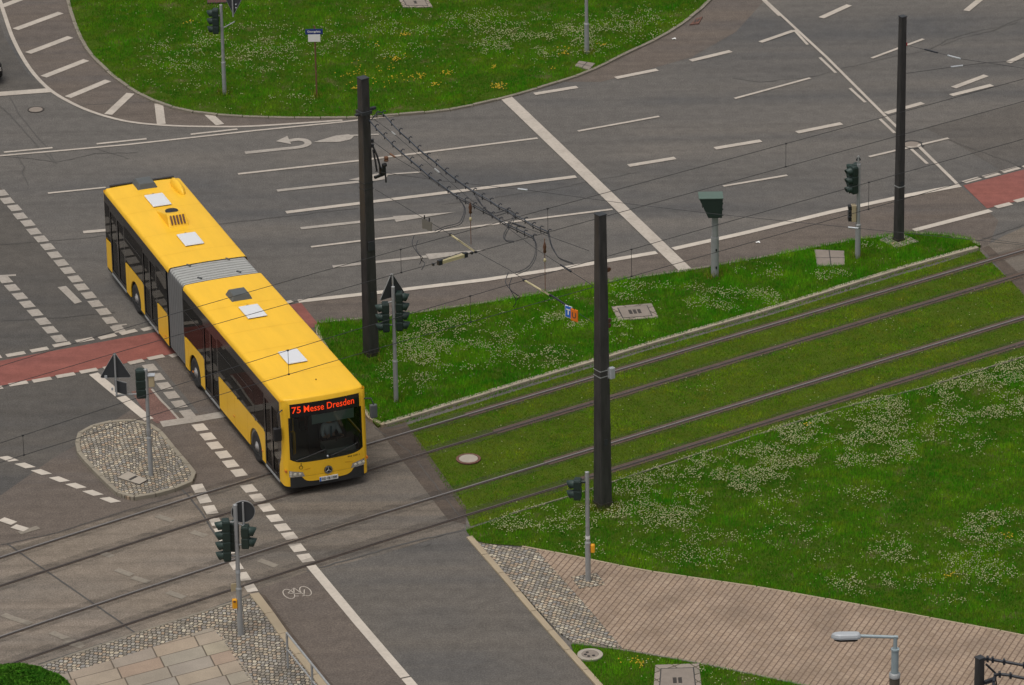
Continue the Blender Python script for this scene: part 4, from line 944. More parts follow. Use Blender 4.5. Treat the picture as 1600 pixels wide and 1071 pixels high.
m = MB(); m.tube([(.1, -.1, 8.75), (.3, -.2, 8.5), (.34, -.2, 8.2), (.15, -.12, 8.05)], .025, 6); m.box((.2, -.12, 8.3), (.3, .08, .08)); m.box((.2, -.12, 7.6), (.3, .08, .08)); m.build('bracket', M['cable'], tD)

# ------------------------------------------------------------------ traffic signals
def signal_head(t, n, x, y, z0, az, back=False, s=0.3, plate=False):
    """n lamps in a housing; az is the direction the lamps face; x, y, z0 the housing's foot in the signal's own space"""
    h = bpy.data.objects.new('signal_head', None)
    m = MB(); m.box((0, 0, n * s / 2), (.19, .27, n * s + .02))
    for k in range(n): m.box((.0, 0, (k + .5) * s), (.21, .29, s * .9))
    o = bevel(m.build('signal_head', M['sig'], t), .025, 2); o.location = (x, y, z0); o.rotation_euler.z = az
    bpy.data.objects.remove(h)
    for k in range(n):
        zc = (k + .5) * s; R_ = s * .40; vs = []; fs = []; N = 14
        for j in range(N + 1):
            w = -1.1 + (PI + 2.2) * j / N; cy, cz = R_ * math.cos(w), R_ * math.sin(w)
            L = .15 + .055 * math.sin(w)
            for rr in (1.0, .9): vs += [(.10, cy * rr, zc + cz * rr), (.10 + L, cy * rr * .96, zc + cz * rr * .96 - .025)]
        for j in range(N):
            b = 4 * j; fs += [(b, b + 4, b + 5, b + 1), (b + 2, b + 3, b + 7, b + 6), (b + 1, b + 5, b + 7, b + 3)]
        MB().add(vs, fs, True).build('visor', M['sig_visor'], o)
        MB().lathe((.105, 0, zc), [(R_ * .88, 0), (R_ * .86, .012), (R_ * .5, .03), (.001, .036)], 16, 'x').build('lens', M['lens'], o)
    return o
def post(t, h, r0=.07, r1=.055, mat='steel', step=.9):
    m = MB(); m.tube([(0, 0, -.05), (0, 0, h * .36)], r0, 16); m.tube([(0, 0, h * .36), (0, 0, h)], r1, 16); m.lathe((0, 0, h), [(r1 * 1.05, 0), (r1 * 1.05, .015), (.001, .03)], 16)
    m.lathe((0, 0, h * .36), [(r0 * 1.08, -.03), (r0 * 1.08, .0), (r1, .03)], 16)
    o = m.build('post', M[mat], t)
    m = MB()
    for z in (h * .5, h * .72): m.lathe((0, 0, z), [(r1 + .003, 0), (r1 + .003, .05)], 16, smooth=True)
    m.build('band', M['sign_edge'], t)
    return o
def tri_sign(t, c, size, az, up=True, rod_len=.4, label=None, arm=None, red=True):
    """triangular sign with its back to the viewer: plate, rim, rod"""
    k = 1 if up else -1; s = size / 2; P = []
    for a, b in [(-s, -s * .58 * k), (s, -s * .58 * k), (0, s * 1.15 * k)]:
        for d in (-.06, .06):
            P.append((a, b))
    P3 = [P[0], P[2], P[4]]
    def rnd(P, r=.05):
        out = []
        for i in range(3):
            p0, p1, p2 = Vector(P[i - 1]), Vector(P[i]), Vector(P[(i + 1) % 3])
            a = p1 + (p0 - p1).normalized() * r * 1.7; b = p1 + (p2 - p1).normalized() * r * 1.7
            for q in range(5): u = q / 4; out.append(tuple(a * (1 - u) ** 2 + p1 * 2 * u * (1 - u) + b * u * u))
        return out
    Rz = Matrix.Rotation(az, 3, 'Z'); C = Vector(c)
    def fn(a, b, tt): return tuple(C + Rz @ Vector((a, tt, b)))
    o = MB().prism(rnd(P3), fn, 0, .012).build('sign_plate', M['sign_back'], t)
    if label: o['label'] = label
    fr = rnd(P3); m = MB(); n = len(fr)
    inn = [(a * .955, b * .955) for a, b in fr]; vs = [fn(a, b, d) for d in (-.014, .022) for a, b in fr] + [fn(a, b, d) for d in (-.014, .022) for a, b in inn]; fs = []
    for i in range(n):
        j = (i + 1) % n; fs += [(i, j, n + j, n + i), (2 * n + i, 2 * n + j, j, i), (n + i, n + j, 3 * n + j, 3 * n + i)]
    m.add(vs, fs); m.build('sign_rim', M['sign_edge'], o)
    MB().prism([(a * .93, b * .93) for a, b in fr], fn, .013, .016).build('sign_face', M['sign_white'], o)
    m = MB(); m.tube([fn(0, -s * .58 - rod_len if up else -s * 1.15 - .05, -.04), fn(0, s * (1.05 if up else .6), -.04)], .028, 10); m.build('sign_rod', M['steel'], o)
    return o
def round_sign(t, c, r, az, mat_face='sign_white'):
    Rz = Matrix.Rotation(az, 3, 'Z'); C = Vector(c); fn = lambda a, b, tt: tuple(C + Rz @ Vector((a, tt, b)))
    D = [(r * math.cos(2 * PI * k / 32), r * math.sin(2 * PI * k / 32)) for k in range(32)]
    o = MB().prism(D, fn, 0, .012).build('sign_plate', M['sign_back'], t)
    m = MB(); n = 32; vs = [fn(a, b, d) for d in (-.02, .024) for a, b in D] + [fn(a * .95, b * .95, d) for d in (-.02, .024) for a, b in D]; fs = []
    for i in range(n): j = (i + 1) % n; fs += [(i, j, n + j, n + i), (2 * n + i, 2 * n + j, j, i), (n + i, n + j, 3 * n + j, 3 * n + i)]
    m.add(vs, fs); m.build('sign_rim', M['sign_edge'], o)
    MB().prism([(a * .93, b * .93) for a, b in D], fn, .013, .016).build('sign_face', M['pale_blue'], o)
    MB().tube([fn(0, -r - .25, -.04), fn(0, r * .9, -.04)], .028, 10).build('sign_rod', M['steel'], o); return o
def bracket(t, P, r=.022, mat='steel'): return MB().tube(P, r, 8).build('bracket', M[mat], t)
GT = 'traffic signals around the crossing'
W_ = PI
# on the island behind the bus
p = G(619, 627, ZI); h = 3.72; t = thing('traffic_signal', 'grey signal post on the kerbed island with two dark heads and a triangular sign back', 'traffic signal', (p[0], p[1], ZI - .03), 0, GT)
post(t, h); signal_head(t, 3, -.24, -.02, 2.33, PI + .1); signal_head(t, 4, .17, .06, 2.33, -.05); bracket(t, [(-.24, 0, 3.2), (.17, .04, 3.3)]); bracket(t, [(-.24, 0, 2.5), (.17, .04, 2.5)])
tri_sign(t, (-.03, .1, 3.62), .92, .62, True, .1); MB().box((-.2, .06, 3.38), (.05, .05, .05)).build('rod_knob', M['steel_pale'], t)
# far island
p = G(351, 147, .05); t = thing('traffic_signal', 'grey signal post in the far grass with three lamp head and downward triangle sign', 'traffic signal', (p[0], p[1], .04), 0, GT)
post(t, 3.28); signal_head(t, 3, -.2, 0, 2.27, PI - .1, s=.29); bracket(t, [(-.2, 0, 2.9), (0, 0, 2.9)]); bracket(t, [(0, 0, 2.42), (.42, .15, 2.6), (.44, .16, 2.62)], .02)
tri_sign(t, (.42, .16, 3.4), .95, -.55, False)
m = MB(); m.lathe((.52, -.0, 3.28), [(.03, 0), (.03, .03)], 8); m.lathe((.52, -.0, 3.16), [(.03, 0), (.03, .03)], 8); m.build('rod_knob', M['steel_pale'], t)
# cobbled traffic island
p = G(236, 742, .12); t = thing('traffic_signal', 'grey signal post on the cobbled traffic island with triangle sign on a side arm', 'traffic signal', (p[0], p[1], .105), 0, GT)
post(t, 3.33); signal_head(t, 3, -.16, .03, 2.45, PI / 2 + .15, s=.29)
bracket(t, [(-.03, 0, 2.58), (-.85, -.02, 2.56), (-.87, -.02, 2.6)], .025); tri_sign(t, (-.87, .04, 3.35), .93, .0, True, .55)
o = MB().box((-.74, .02, 2.78), (.40, .02, .36), -.55); bevel(o.build('sign_plate', M['sign_back'], t), .01)
MB().box((-.74, .032, 2.78), (.43, .016, .39), -.55).build('sign_rim', M['sign_edge'], t)
m = MB(); m.box((-1.15, -.01, 3.13), (.08, .03, .08)); m.box((-.98, -.03, 2.76), (.06, .03, .08)); m.build('rod_knob', M['steel_pale'], t)
m = MB(); m.box((.15, 0, 2.98), (.16, .16, .34)); bevel(m.build('control_box', M['beige'], t), .02); MB().box((.15, 0, 3.165), (.2, .2, .03)).build('box_lid', M['steel_pale'], t)
MB().lathe((0, 0, 1.3), [(.074, 0), (.074, .16)], 16).build('sticker', M['sign_edge'], t)
# lower left corner
p = G(376, 991, .03); t = thing('traffic_signal', 'grey signal post on the cobbled corner with four lamp head and round sign back', 'traffic signal', (p[0], p[1], .02), 0, GT)
post(t, 3.86, .075, .058); signal_head(t, 4, -.27, -.02, 2.26, PI + .12, s=.295); signal_head(t, 3, -.08, .14, 2.45, PI / 2, s=.28); signal_head(t, 2, .24, .03, 2.6, -.08, s=.32)
bracket(t, [(-.27, 0, 3.36), (0, 0, 3.36), (.24, .03, 3.2)]); bracket(t, [(-.27, 0, 2.36), (0, 0, 2.36)]); bracket(t, [(0, 0, 2.68), (.24, .03, 2.68)])
round_sign(t, (.20, .10, 3.62), .32, .1)
m = MB(); m.box((-.12, -.04, .95), (.13, .12, .27), .2); bevel(m.build('push_button', M['amber'], t), .02); MB().box((-.12, -.105, 1.04), (.06, .02, .05), .2).build('button', M['rust_iron'], t)
MB().box((-.12, 0, 1.42), (.17, .03, .22), .3).build('button_plate', M['beige'], t)
MB().lathe((0, 0, 1.85), [(.064, 0), (.064, .1)], 16).build('sticker', M['steel_pale'], t)
# edge of the lawn
p = G(919, 908, .05); t = thing('traffic_signal', 'grey signal post on the brick pavement with two lamp head and yellow push button', 'traffic signal', (p[0], p[1], .045), 0, GT)
post(t, 3.3, .075, .058); signal_head(t, 2, -.26, .0, 2.52, PI - .12, s=.29); bracket(t, [(0, 0, 3.02), (-.26, 0, 3.02)], .04, 'sig'); 
m = MB(); m.box((.13, .0, 1.0), (.13, .12, .25), -.1); bevel(m.build('push_button', M['amber'], t), .03); MB().box((.07, 0, 1.0), (.04, .1, .22)).build('button_plate', M['rust_iron'], t)
MB().lathe((0, 0, 1.3), [(.064, 0), (.064, .09)], 16).build('sticker', M['sign_white'], t)
o = MB().box((0, 0, .004), (.75, .75, .02), .3).build('post_footing', M['cobble'], t)
# right end of the island
p = G(1340, 402, ZI); t = thing('traffic_signal', 'grey signal post at the right end of the island with small beige pedestrian head', 'traffic signal', (p[0], p[1], ZI - .03), 0, GT)
post(t, 3.2, .085, .06); signal_head(t, 3, -.17, -.04, 2.25, PI + .5, s=.30); signal_head(t, 3, -.09, .12, 2.3, PI - .5, s=.29); bracket(t, [(-.17, 0, 3.1), (0, 0, 3.1)]); bracket(t, [(-.17, 0, 2.4), (0, 0, 2.4)])
m = MB(); m.box((-.15, 0, 1.55), (.15, .2, .56), .1); o = bevel(m.build('pedestrian_head', M['beige'], t), .02)
m = MB()
for k in range(3): m.box((-.26, -.01, 1.36 + .19 * k), (.12, .19, .13), .1)
m.build('visor', M['black'], o)
tri_sign(t, (-.02, .0, 3.38), .22, .0, True, .08)

# ------------------------------------------------------------------ speed camera, lamp posts, street name sign, railing
p = G(1117, 431, ZI); t = thing('speed_camera', 'dark green box speed camera with top-lit-coloured lid on a grey post in the island grass', 'speed camera', (p[0], p[1], ZI - .03))
m = MB(); m.tube([(0, 0, -.05), (0, 0, 1.35)], .125, 20); m.tube([(0, 0, 1.35), (0, 0, 2.15)], .105, 20); m.build('post', M['steel'], t)
m = MB(); 
for z in (.35, .95): m.box((.04, -.118, z), (.05, .03, .08))
m.build('lock', M['black'], t)
fb = lambda a, b, d: (a + .1 * 0, d, b)
P = [(-.22, 2.1), (.21, 2.1), (.235, 2.74), (-.50, 2.74)]
bevel(MB().prism(P, fb, -.28, .27).build('housing', M['camgreen'], t), .012)
m = MB(); m.prism([(-.52, 2.742), (.25, 2.742), (.25, 2.775), (-.52, 2.775)], fb, -.295, .285); bevel(m.build('lid', M['camlid_lit'], t), .01)
m = MB()
for z in (2.2, 2.4, 2.6): m.box((.232, -.285, z), (.025, .02, .05))
m.build('hinge', M['camgreen'], t)
MB().box((-.40, 0, 2.5), (.02, .3, .2)).build('window', M['lens'], t)
def lamp_luminaire(t, x0, z, L=.9):
    m = MB()
    def f(u, v):
        w = 2 * PI * u; s = v; e = max(1e-3, (math.sin(PI * min(1, .12 + s * .80)) ** .45))
        r = .16 * (1 - .35 * (1 - s)) * e if 0 < v < 1 else .02
        return (x0 - L * s, 1.05 * r * math.cos(w), z + (.62 if math.sin(w) > 0 else .5) * r * math.sin(w))
    m.grid(f, 18, 10); m.build('lamp_head', M['steel_pale'], t)
    m = MB(); m.lathe((x0 - L * .62, 0, z - .055), [(.001, -.05), (.08, -.045), (.11, 0), (.11, .01)], 16); m.build('lamp_glass', M['lens'], t)
zl = 8.5; p3 = G3(1399, 996, zl); t = thing('street_lamp', 'pale grey street lamp with horizontal arm on a brown post over the brick pavement', 'street lamp', (p3.x, p3.y, 0))
m = MB(); m.tube([(0, 0, 0), (0, 0, zl - .95)], .12, 20); m.build('post', M['wood_brown'], t)
m = MB(); m.lathe((0, 0, zl - .95), [(.13, -.08), (.13, .02), (.09, .03)], 16); m.build('collar', M['steel'], t)
m = MB(); m.tube([(0, 0, zl - .95), (0, 0, zl - .30)], .085, 16); m.tube([(0, 0, zl - .30), (0, 0, zl + .03)], .045, 16); m.lathe((0, 0, zl - .33), [(.10, 0), (.10, .035)], 16); m.build('upper_post', M['lamp_grey'], t)
m = MB(); m.tube([(.06, 0, zl), (-.84, 0, zl + .05)], .038, 12); m.build('arm', M['lamp_grey'], t)
m = MB()
LZ = zl + .05
ol = [(-.80, .075), (-.88, .115), (-1.27, .125), (-1.40, .09), (-1.48, 0)]
Pp = ol + [(a, -b) for a, b in ol[::-1][1:]]
def lf(a, b, d):
    k = {0: .98, 1: 1.0, 2: .84, 3: .66}[d]; return (-1.14 + (a + 1.14) * (.9 if d == 3 else (.96 if d == 2 else 1)), b * k, LZ + {0: -.04, 1: .0, 2: .055, 3: .08}[d])
for d0, d1 in ((0, 1), (1, 2), (2, 3)):
    n = len(Pp); vs = [lf(a, b, d0) for a, b in Pp] + [lf(a, b, d1) for a, b in Pp]; m.add(vs, [(i, (i + 1) % n, n + (i + 1) % n, n + i) for i in range(n)])
m.add([lf(a, b, 3) for a, b in Pp], [tuple(range(len(Pp)))]); m.add([lf(a, b, 0) for a, b in Pp], [tuple(range(len(Pp)))]); bevel(m.build('lamp_head', M['steel_pale'], t), .01)
m = MB(); m.add([(-1.14 + (a + 1.14) * .8, b * .8, LZ - .05 - dz) for dz in (0, .05) for a, b in Pp], [(i, (i + 1) % len(Pp), len(Pp) + (i + 1) % len(Pp), len(Pp) + i) for i in range(len(Pp))] + [tuple(range(len(Pp), 2 * len(Pp)))]); m.build('lamp_glass', M['lens'], t)
p = G(917, 83, .06); t = thing('street_lamp', 'grey lamp post in the far grass running out of the top edge', 'street lamp', (p[0], p[1], .04))
m = MB(); m.tube([(0, 0, -.05), (0, 0, 1.1)], .085, 16); m.tube([(0, 0, 1.1), (0, 0, 7.8)], .062, 16, r2=.045); m.lathe((0, 0, 1.08), [(.09, 0), (.09, .04), (.06, .08)], 16); m.build('post', M['steel'], t); lamp_luminaire(t, 0, 7.8); 
p = G(495, 151, .06); t = thing('street_name_sign', 'blue street name sign above a blank white plate on a thin rusty post', 'street sign', (p[0], p[1], .04))
MB().tube([(0, 0, -.05), (0, 0, 2.62)], .03, 10).build('post', M['rust'], t)
m = MB(); m.box((-.02, -.04, 2.42), (.58, .02, .17)); o = m.build('name_plate', M['sign_blue'], t)
MB().box((-.02, -.037, 2.42), (.6, .018, .19)).build('plate_rim', M['sign_blue'], o)
tv, tf, tw, th_ = text_mesh('Georgplatz', .12, bold=.003); k = .46 / tw; MB().add([(-.02 + a_ * k - .23, -.053, 2.372 + b_ * k) for a_, b_ in tv], tf).build('lettering', M['sign_white'], o)
MB().box((-.02, -.04, 2.19), (.42, .02, .27)).build('white_plate', M['sign_white'], t)
g0 = Vector(G(450, 1043, .05)); g1 = Vector(G(489, 1092, .05)); d = (g1 - g0); Lr = d.length
t = thing('railing', 'grey tubular railing at the bottom edge beside the cobbles and the lane', 'railing', (g0.x, g0.y, .03), math.atan2(d.y, d.x))
for k in range(4): MB().tube([(k * Lr, 0, 0), (k * Lr, 0, 1.05)], .032, 12).build('post', M['steel'], t)
for z in (1.05, .55): MB().tube([(0, 0, z), (3 * Lr, 0, z)], .03 if z > 1 else .022, 12).build('rail', M['steel'], t)

for px, py, lab in ((1053, 61, 'scrap of white paper lying on the asphalt beside the far island kerb'), (1184, 379, 'scrap of white paper lying on the brown cycle path by the island')):
    c_ = G3(px, py, .02); t = thing('paper_scrap', lab, 'litter', (c_.x, c_.y, .02), .4); MB().grid(lambda u, v: (.14 * (u - .5), .11 * (v - .5), .012 + .014 * math.sin(5 * u) * math.cos(4 * v)), 6, 6).build('paper', M['sign_white'], t)
# ------------------------------------------------------------------ clipped shrub at the lower left
c = G3(20, 1085, .3); m_sh = m_grass('shrub_leaf', [(0.030, 0.120, 0.010), (0.044, 0.150, 0.012), (0.066, 0.180, 0.018)], (0.06, 0.125, 0.02), 1.2)
n = 60000; u = RNG.normal(size=(n, 3)); u /= np.linalg.norm(u, axis=1)[:, None]; u[:, 2] = np.abs(u[:, 2])
rad = (1 - .16 * RNG.random(n) ** 2) * (1 + .10 * (vnoise(u[:, 0] * 3, u[:, 1] * 3, 1.1, 5) - .5) + .06 * (vnoise(u[:, 0] * 9, u[:, 1] * 9, 1.1, 6) - .5))
Pc = u * rad[:, None] * np.array([2.0, 1.75, 0.82])
e1 = RNG.normal(size=(n, 3)) * .018; e2 = RNG.normal(size=(n, 3)) * .018
V = np.stack([Pc - e1, Pc + e2, Pc + e1, Pc - e2], 1)
t = thing('shrub', 'dense rounded dark green shrub in the lower left corner beside the cobbles', 'shrub', (c.x - .35, c.y - .1, .02))
o = raw_mesh('foliage', V.reshape(-1, 3), np.arange(4 * n).reshape(n, 4), m_sh, np.repeat(RNG.random(n), 4), None); o.parent = t
m = MB(); m.grid(lambda a, b: (1.82 * math.cos(2 * PI * a) * math.cos(b * PI / 2), 1.58 * math.sin(2 * PI * a) * math.cos(b * PI / 2), .72 * math.sin(b * PI / 2)), 24, 8); m.build('twigs', m_plain('shrub_core', (0.012, 0.030, 0.008), .9), t)

# ------------------------------------------------------------------ the articulated bus
BX, BY, BH, BH2, BJ = -6.2914, 126.9158, math.radians(-68.9483), math.radians(-69.88), -8.06
def m_buspaint(name, col):
    t = NT(name); p = t.pos(); c = t.mix(t.ramp(t.noise(t.pos(0, (.5, 2.2, 1)), 1.4, 6, .65), [(.35, (0, 0, 0)), (.65, (1, 1, 1))]), v3(col, .955), v3(col, 1.025)); c = t.mix(t.ramp(t.noise(p, 6, 5, .7), [(.6, (0, 0, 0)), (.8, (.2,) * 3)]), c, (.45, .30, .06))
    t.b.inputs['Coat Weight'].default_value = .08; t.b.inputs['Coat Roughness'].default_value = .15
    return t.done(c, .42, 0, .28)
M['yellow'] = m_buspaint('bus_yellow', (0.84, 0.485, 0.026))
M['seam_yellow'] = m_buspaint('bus_yellow_seam', (0.73, 0.40, 0.022))
M['yellow_dark'] = m_buspaint('bus_yellow_crease_seam', (0.66, 0.33, 0.018))
M['glass'] = m_glass('bus_glass', (.22, .23, .22), ior=1.22)
M['screen'] = m_glass('bus_windscreen', (.80, .88, .84), ior=1.6)
M['dglass'] = m_glass('door_glass', (.45, .47, .45), ior=1.22)
M['gloss_black'] = m_plain('gloss_black', (.010, .010, .011), .16, var=.1)
M['rubber'] = m_plain('rubber', (.020, .020, .020), .8, var=.2)
M['tyre'] = m_plain('tyre_rubber', (.024, .023, .022), .85, var=.25, scale=9)
M['rim'] = m_plain('wheel_rim', (.33, .32, .31), .55, .3, var=.3, scale=9)
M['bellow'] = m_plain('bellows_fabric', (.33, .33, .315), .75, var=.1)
M['bellow_shaded'] = m_plain('bellows_side_shaded', (.15, .152, .15), .75, var=.12)  # same fabric made darker: the shade on the sides put into the colour
M['hatch'] = m_plain('hatch_white', (.64, .65, .67), .45, var=.04)
M['vent'] = m_plain('vent_grey', (.085, .092, .092), .6, var=.1)
M['inter'] = m_plain('interior_grey', (.24, .24, .23), .8, var=.1)
M['interdark'] = m_plain('interior_dark', (.030, .030, .032), .8, var=.1)
M['dash'] = m_plain('dashboard_reflect_tint', (.15, .18, .17), .7, var=.1)  # green cast stands in for reflections in the lower windscreen
M['blind'] = m_plain('blind_green', (.16, .22, .20), .7, var=.05)
M['seat'] = m_plain('seat_fabric', (.10, .035, .035), .9, var=.25, scale=14)
M['grab'] = m_plain('grab_yellow', (.55, .30, .02), .4, var=.05)
M['headlamp'] = m_plain('headlamp_chrome', (.62, .62, .60), .12, .8, var=.15, scale=14)
M['lampglow'] = m_emit('headlamp_bulb', (1.0, .93, .75), .12)
M['led'] = m_emit('led_orange', (1.0, .055, .006), .95)
M['shirt'] = m_plain('shirt_grey', (.42, .44, .45), .9, var=.08, scale=12)
M['tie'] = m_plain('tie_blue', (.06, .12, .14), .8, var=.1)
M['trouser'] = m_plain('trousers_dark', (.02, .02, .028), .9, var=.1)
M['skin'] = m_plain('skin', (.44, .26, .18), .6, var=.08)
M['hair'] = m_plain('hair_brown', (.05, .032, .02), .8, var=.2)
M['plate_white'] = m_plain('plate_white', (.62, .62, .60), .5, var=.04)
M['indicator'] = m_plain('indicator_orange', (.6, .18, .02), .3, var=.05)
bus = thing('articulated_bus', 'long yellow articulated city bus with black window band and grey bellows', 'bus', (BX, BY, 0), BH)
HW = 1.265
_jo = Vector((math.cos(BH), math.sin(BH))) * BJ
RA = BH2 - BH                                           # the rear section's heading against the front's
def front_pt(s, y, z): return (s, y, z)
def rear_pt(s, y, z):                                   # s measured along the bus from the front axle, rear section turned about the joint
    d = s - BJ; return (BJ + d * math.cos(RA) - y * math.sin(RA), d * math.sin(RA) + y * math.cos(RA), z)
ROOF_Z0, ROOF_Z1 = 2.84, 3.03
def roof_sec(t):                                        # t -1..1 across: y, z of the roof skin
    a = abs(t); w = a ** 1.0
    if a < .8:
        y = 1.17 * a / .8; z = ROOF_Z1 - .03 * (a / .8) ** 2
    else:
        q = (a - .8) / .2 * PI / 2; y = 1.17 + (HW - 1.17) * math.sin(q); z = ROOF_Z1 - .03 - (ROOF_Z1 - .03 - ROOF_Z0) * (1 - math.cos(q)) ** .9
    return math.copysign(y, t), z
TS = [-1, -.975, -.95, -.92, -.89, -.86, -.83, -.8, -.6, -.3, 0, .3, .6, .8, .83, .86, .89, .92, .95, .975, 1]
def front_s(y, z):                                      # the front face: bowed in plan, leaning back a little above the sill
    a = min(1.0, abs(y) / HW); s = 2.705 - .10 * a * a
    if a > .82: s -= .30 * (1 - math.sqrt(max(0, 1 - ((a - .82) / .18) ** 2)))
    if z > 1.0: s -= .035 * (z - 1.0)
    if z > 2.72: s -= .9 * (z - 2.72) ** 2
    return s
def roof(name, s_list, fn, frontcap=False, rearcap=False):
    vs = []; fs = []; n = len(TS)
    for s in s_list:
        for t in TS:
            y, z = roof_sec(t); vs.append(fn(s, y, z))
    for i in range(len(s_list) - 1):
        for k in range(n - 1): fs.append((i * n + k, i * n + k + 1, (i + 1) * n + k + 1, (i + 1) * n + k))
    return MB().add(vs, fs, True)
# front roof, bending down into the front header
m = roof('roof', [-6.58, -5, -3, -1, 1, 1.8, 2.2], front_pt)
rows = []
for j in range(9):
    v = j / 8
    row = []
    for t in TS:
        y, z = roof_sec(t); z2 = 2.86
        a = abs(t)
        s = 2.2 + (front_s(y * .985, min(z, 2.93)) - 2.2) * math.sin(v * PI / 2)
        zz = z if z <= z2 else z2 + (z - z2) * (math.cos(v * PI / 2) ** .55 * .62 + .38)
        row.append((s, y * (1 - .012 * v), zz))
    rows.append(row)
n = len(TS); m.add([p for r in rows for p in r], [(i * n + k, i * n + k + 1, (i + 1) * n + k + 1, (i + 1) * n + k) for i in range(8) for k in range(n - 1)], True)
m.build('roof', M['yellow'], bus)
m = roof('roof', [-8.02, -9.5, -11, -13, -14.6, -14.95], rear_pt)
rows = []
for j in range(5):
    v = j / 4; row = []
    for t in TS:
        y, z = roof_sec(t); row.append(rear_pt(-14.95 - .12 * math.sin(v * PI / 2), y * (1 - .02 * v), z - .10 * (1 - math.cos(v * PI / 2)) * (1 if z > 2.8 else 0)))
    rows.append(row)
m.add([p for r in rows for p in r], [(i * n + k, i * n + k + 1, (i + 1) * n + k + 1, (i + 1) * n + k) for i in range(4) for k in range(n - 1)], True)
m.build('roof', M['yellow'], bus)
# ---- sides: yellow skirt panels with wheel arches, glazing, doors; y sign -1 is the kerb side with the doors
ZB, ZW, ZT = .32, 1.36, 2.72
AXF, AXM, AXR = 0.0, -5.72, -11.85
def panel(poly, side, fn, mat, name, t=.035, out=0.0, parent=None):
    y1 = side * (HW + out); y0 = side * (HW + out - t)
    return MB().prism(poly, lambda a, b, d: fn(a, d, b), y0, y1).build(name, mat, parent or bus)
def skirt(s0, s1, axle=None, z0=None, z1=None, r=.56):
    zb = ZB if z0 is None else z0; zt = ZW if z1 is None else z1
    if axle is None: return [(s0, zb), (s1, zb), (s1, zt), (s0, zt)]
    P = [(s0, zb)]
    if axle - r > s0: P.append((axle - r, zb))
    for k in range(13):
        w = PI - PI * k / 12; a, b = axle + r * math.cos(w), .48 + r * math.sin(w)
        if s0 < a < s1 and b > zb: P.append((a, b))
    if axle + r < s1: P.append((axle + r, zb))
    return P + [(s1, zb), (s1, zt), (s0, zt)]
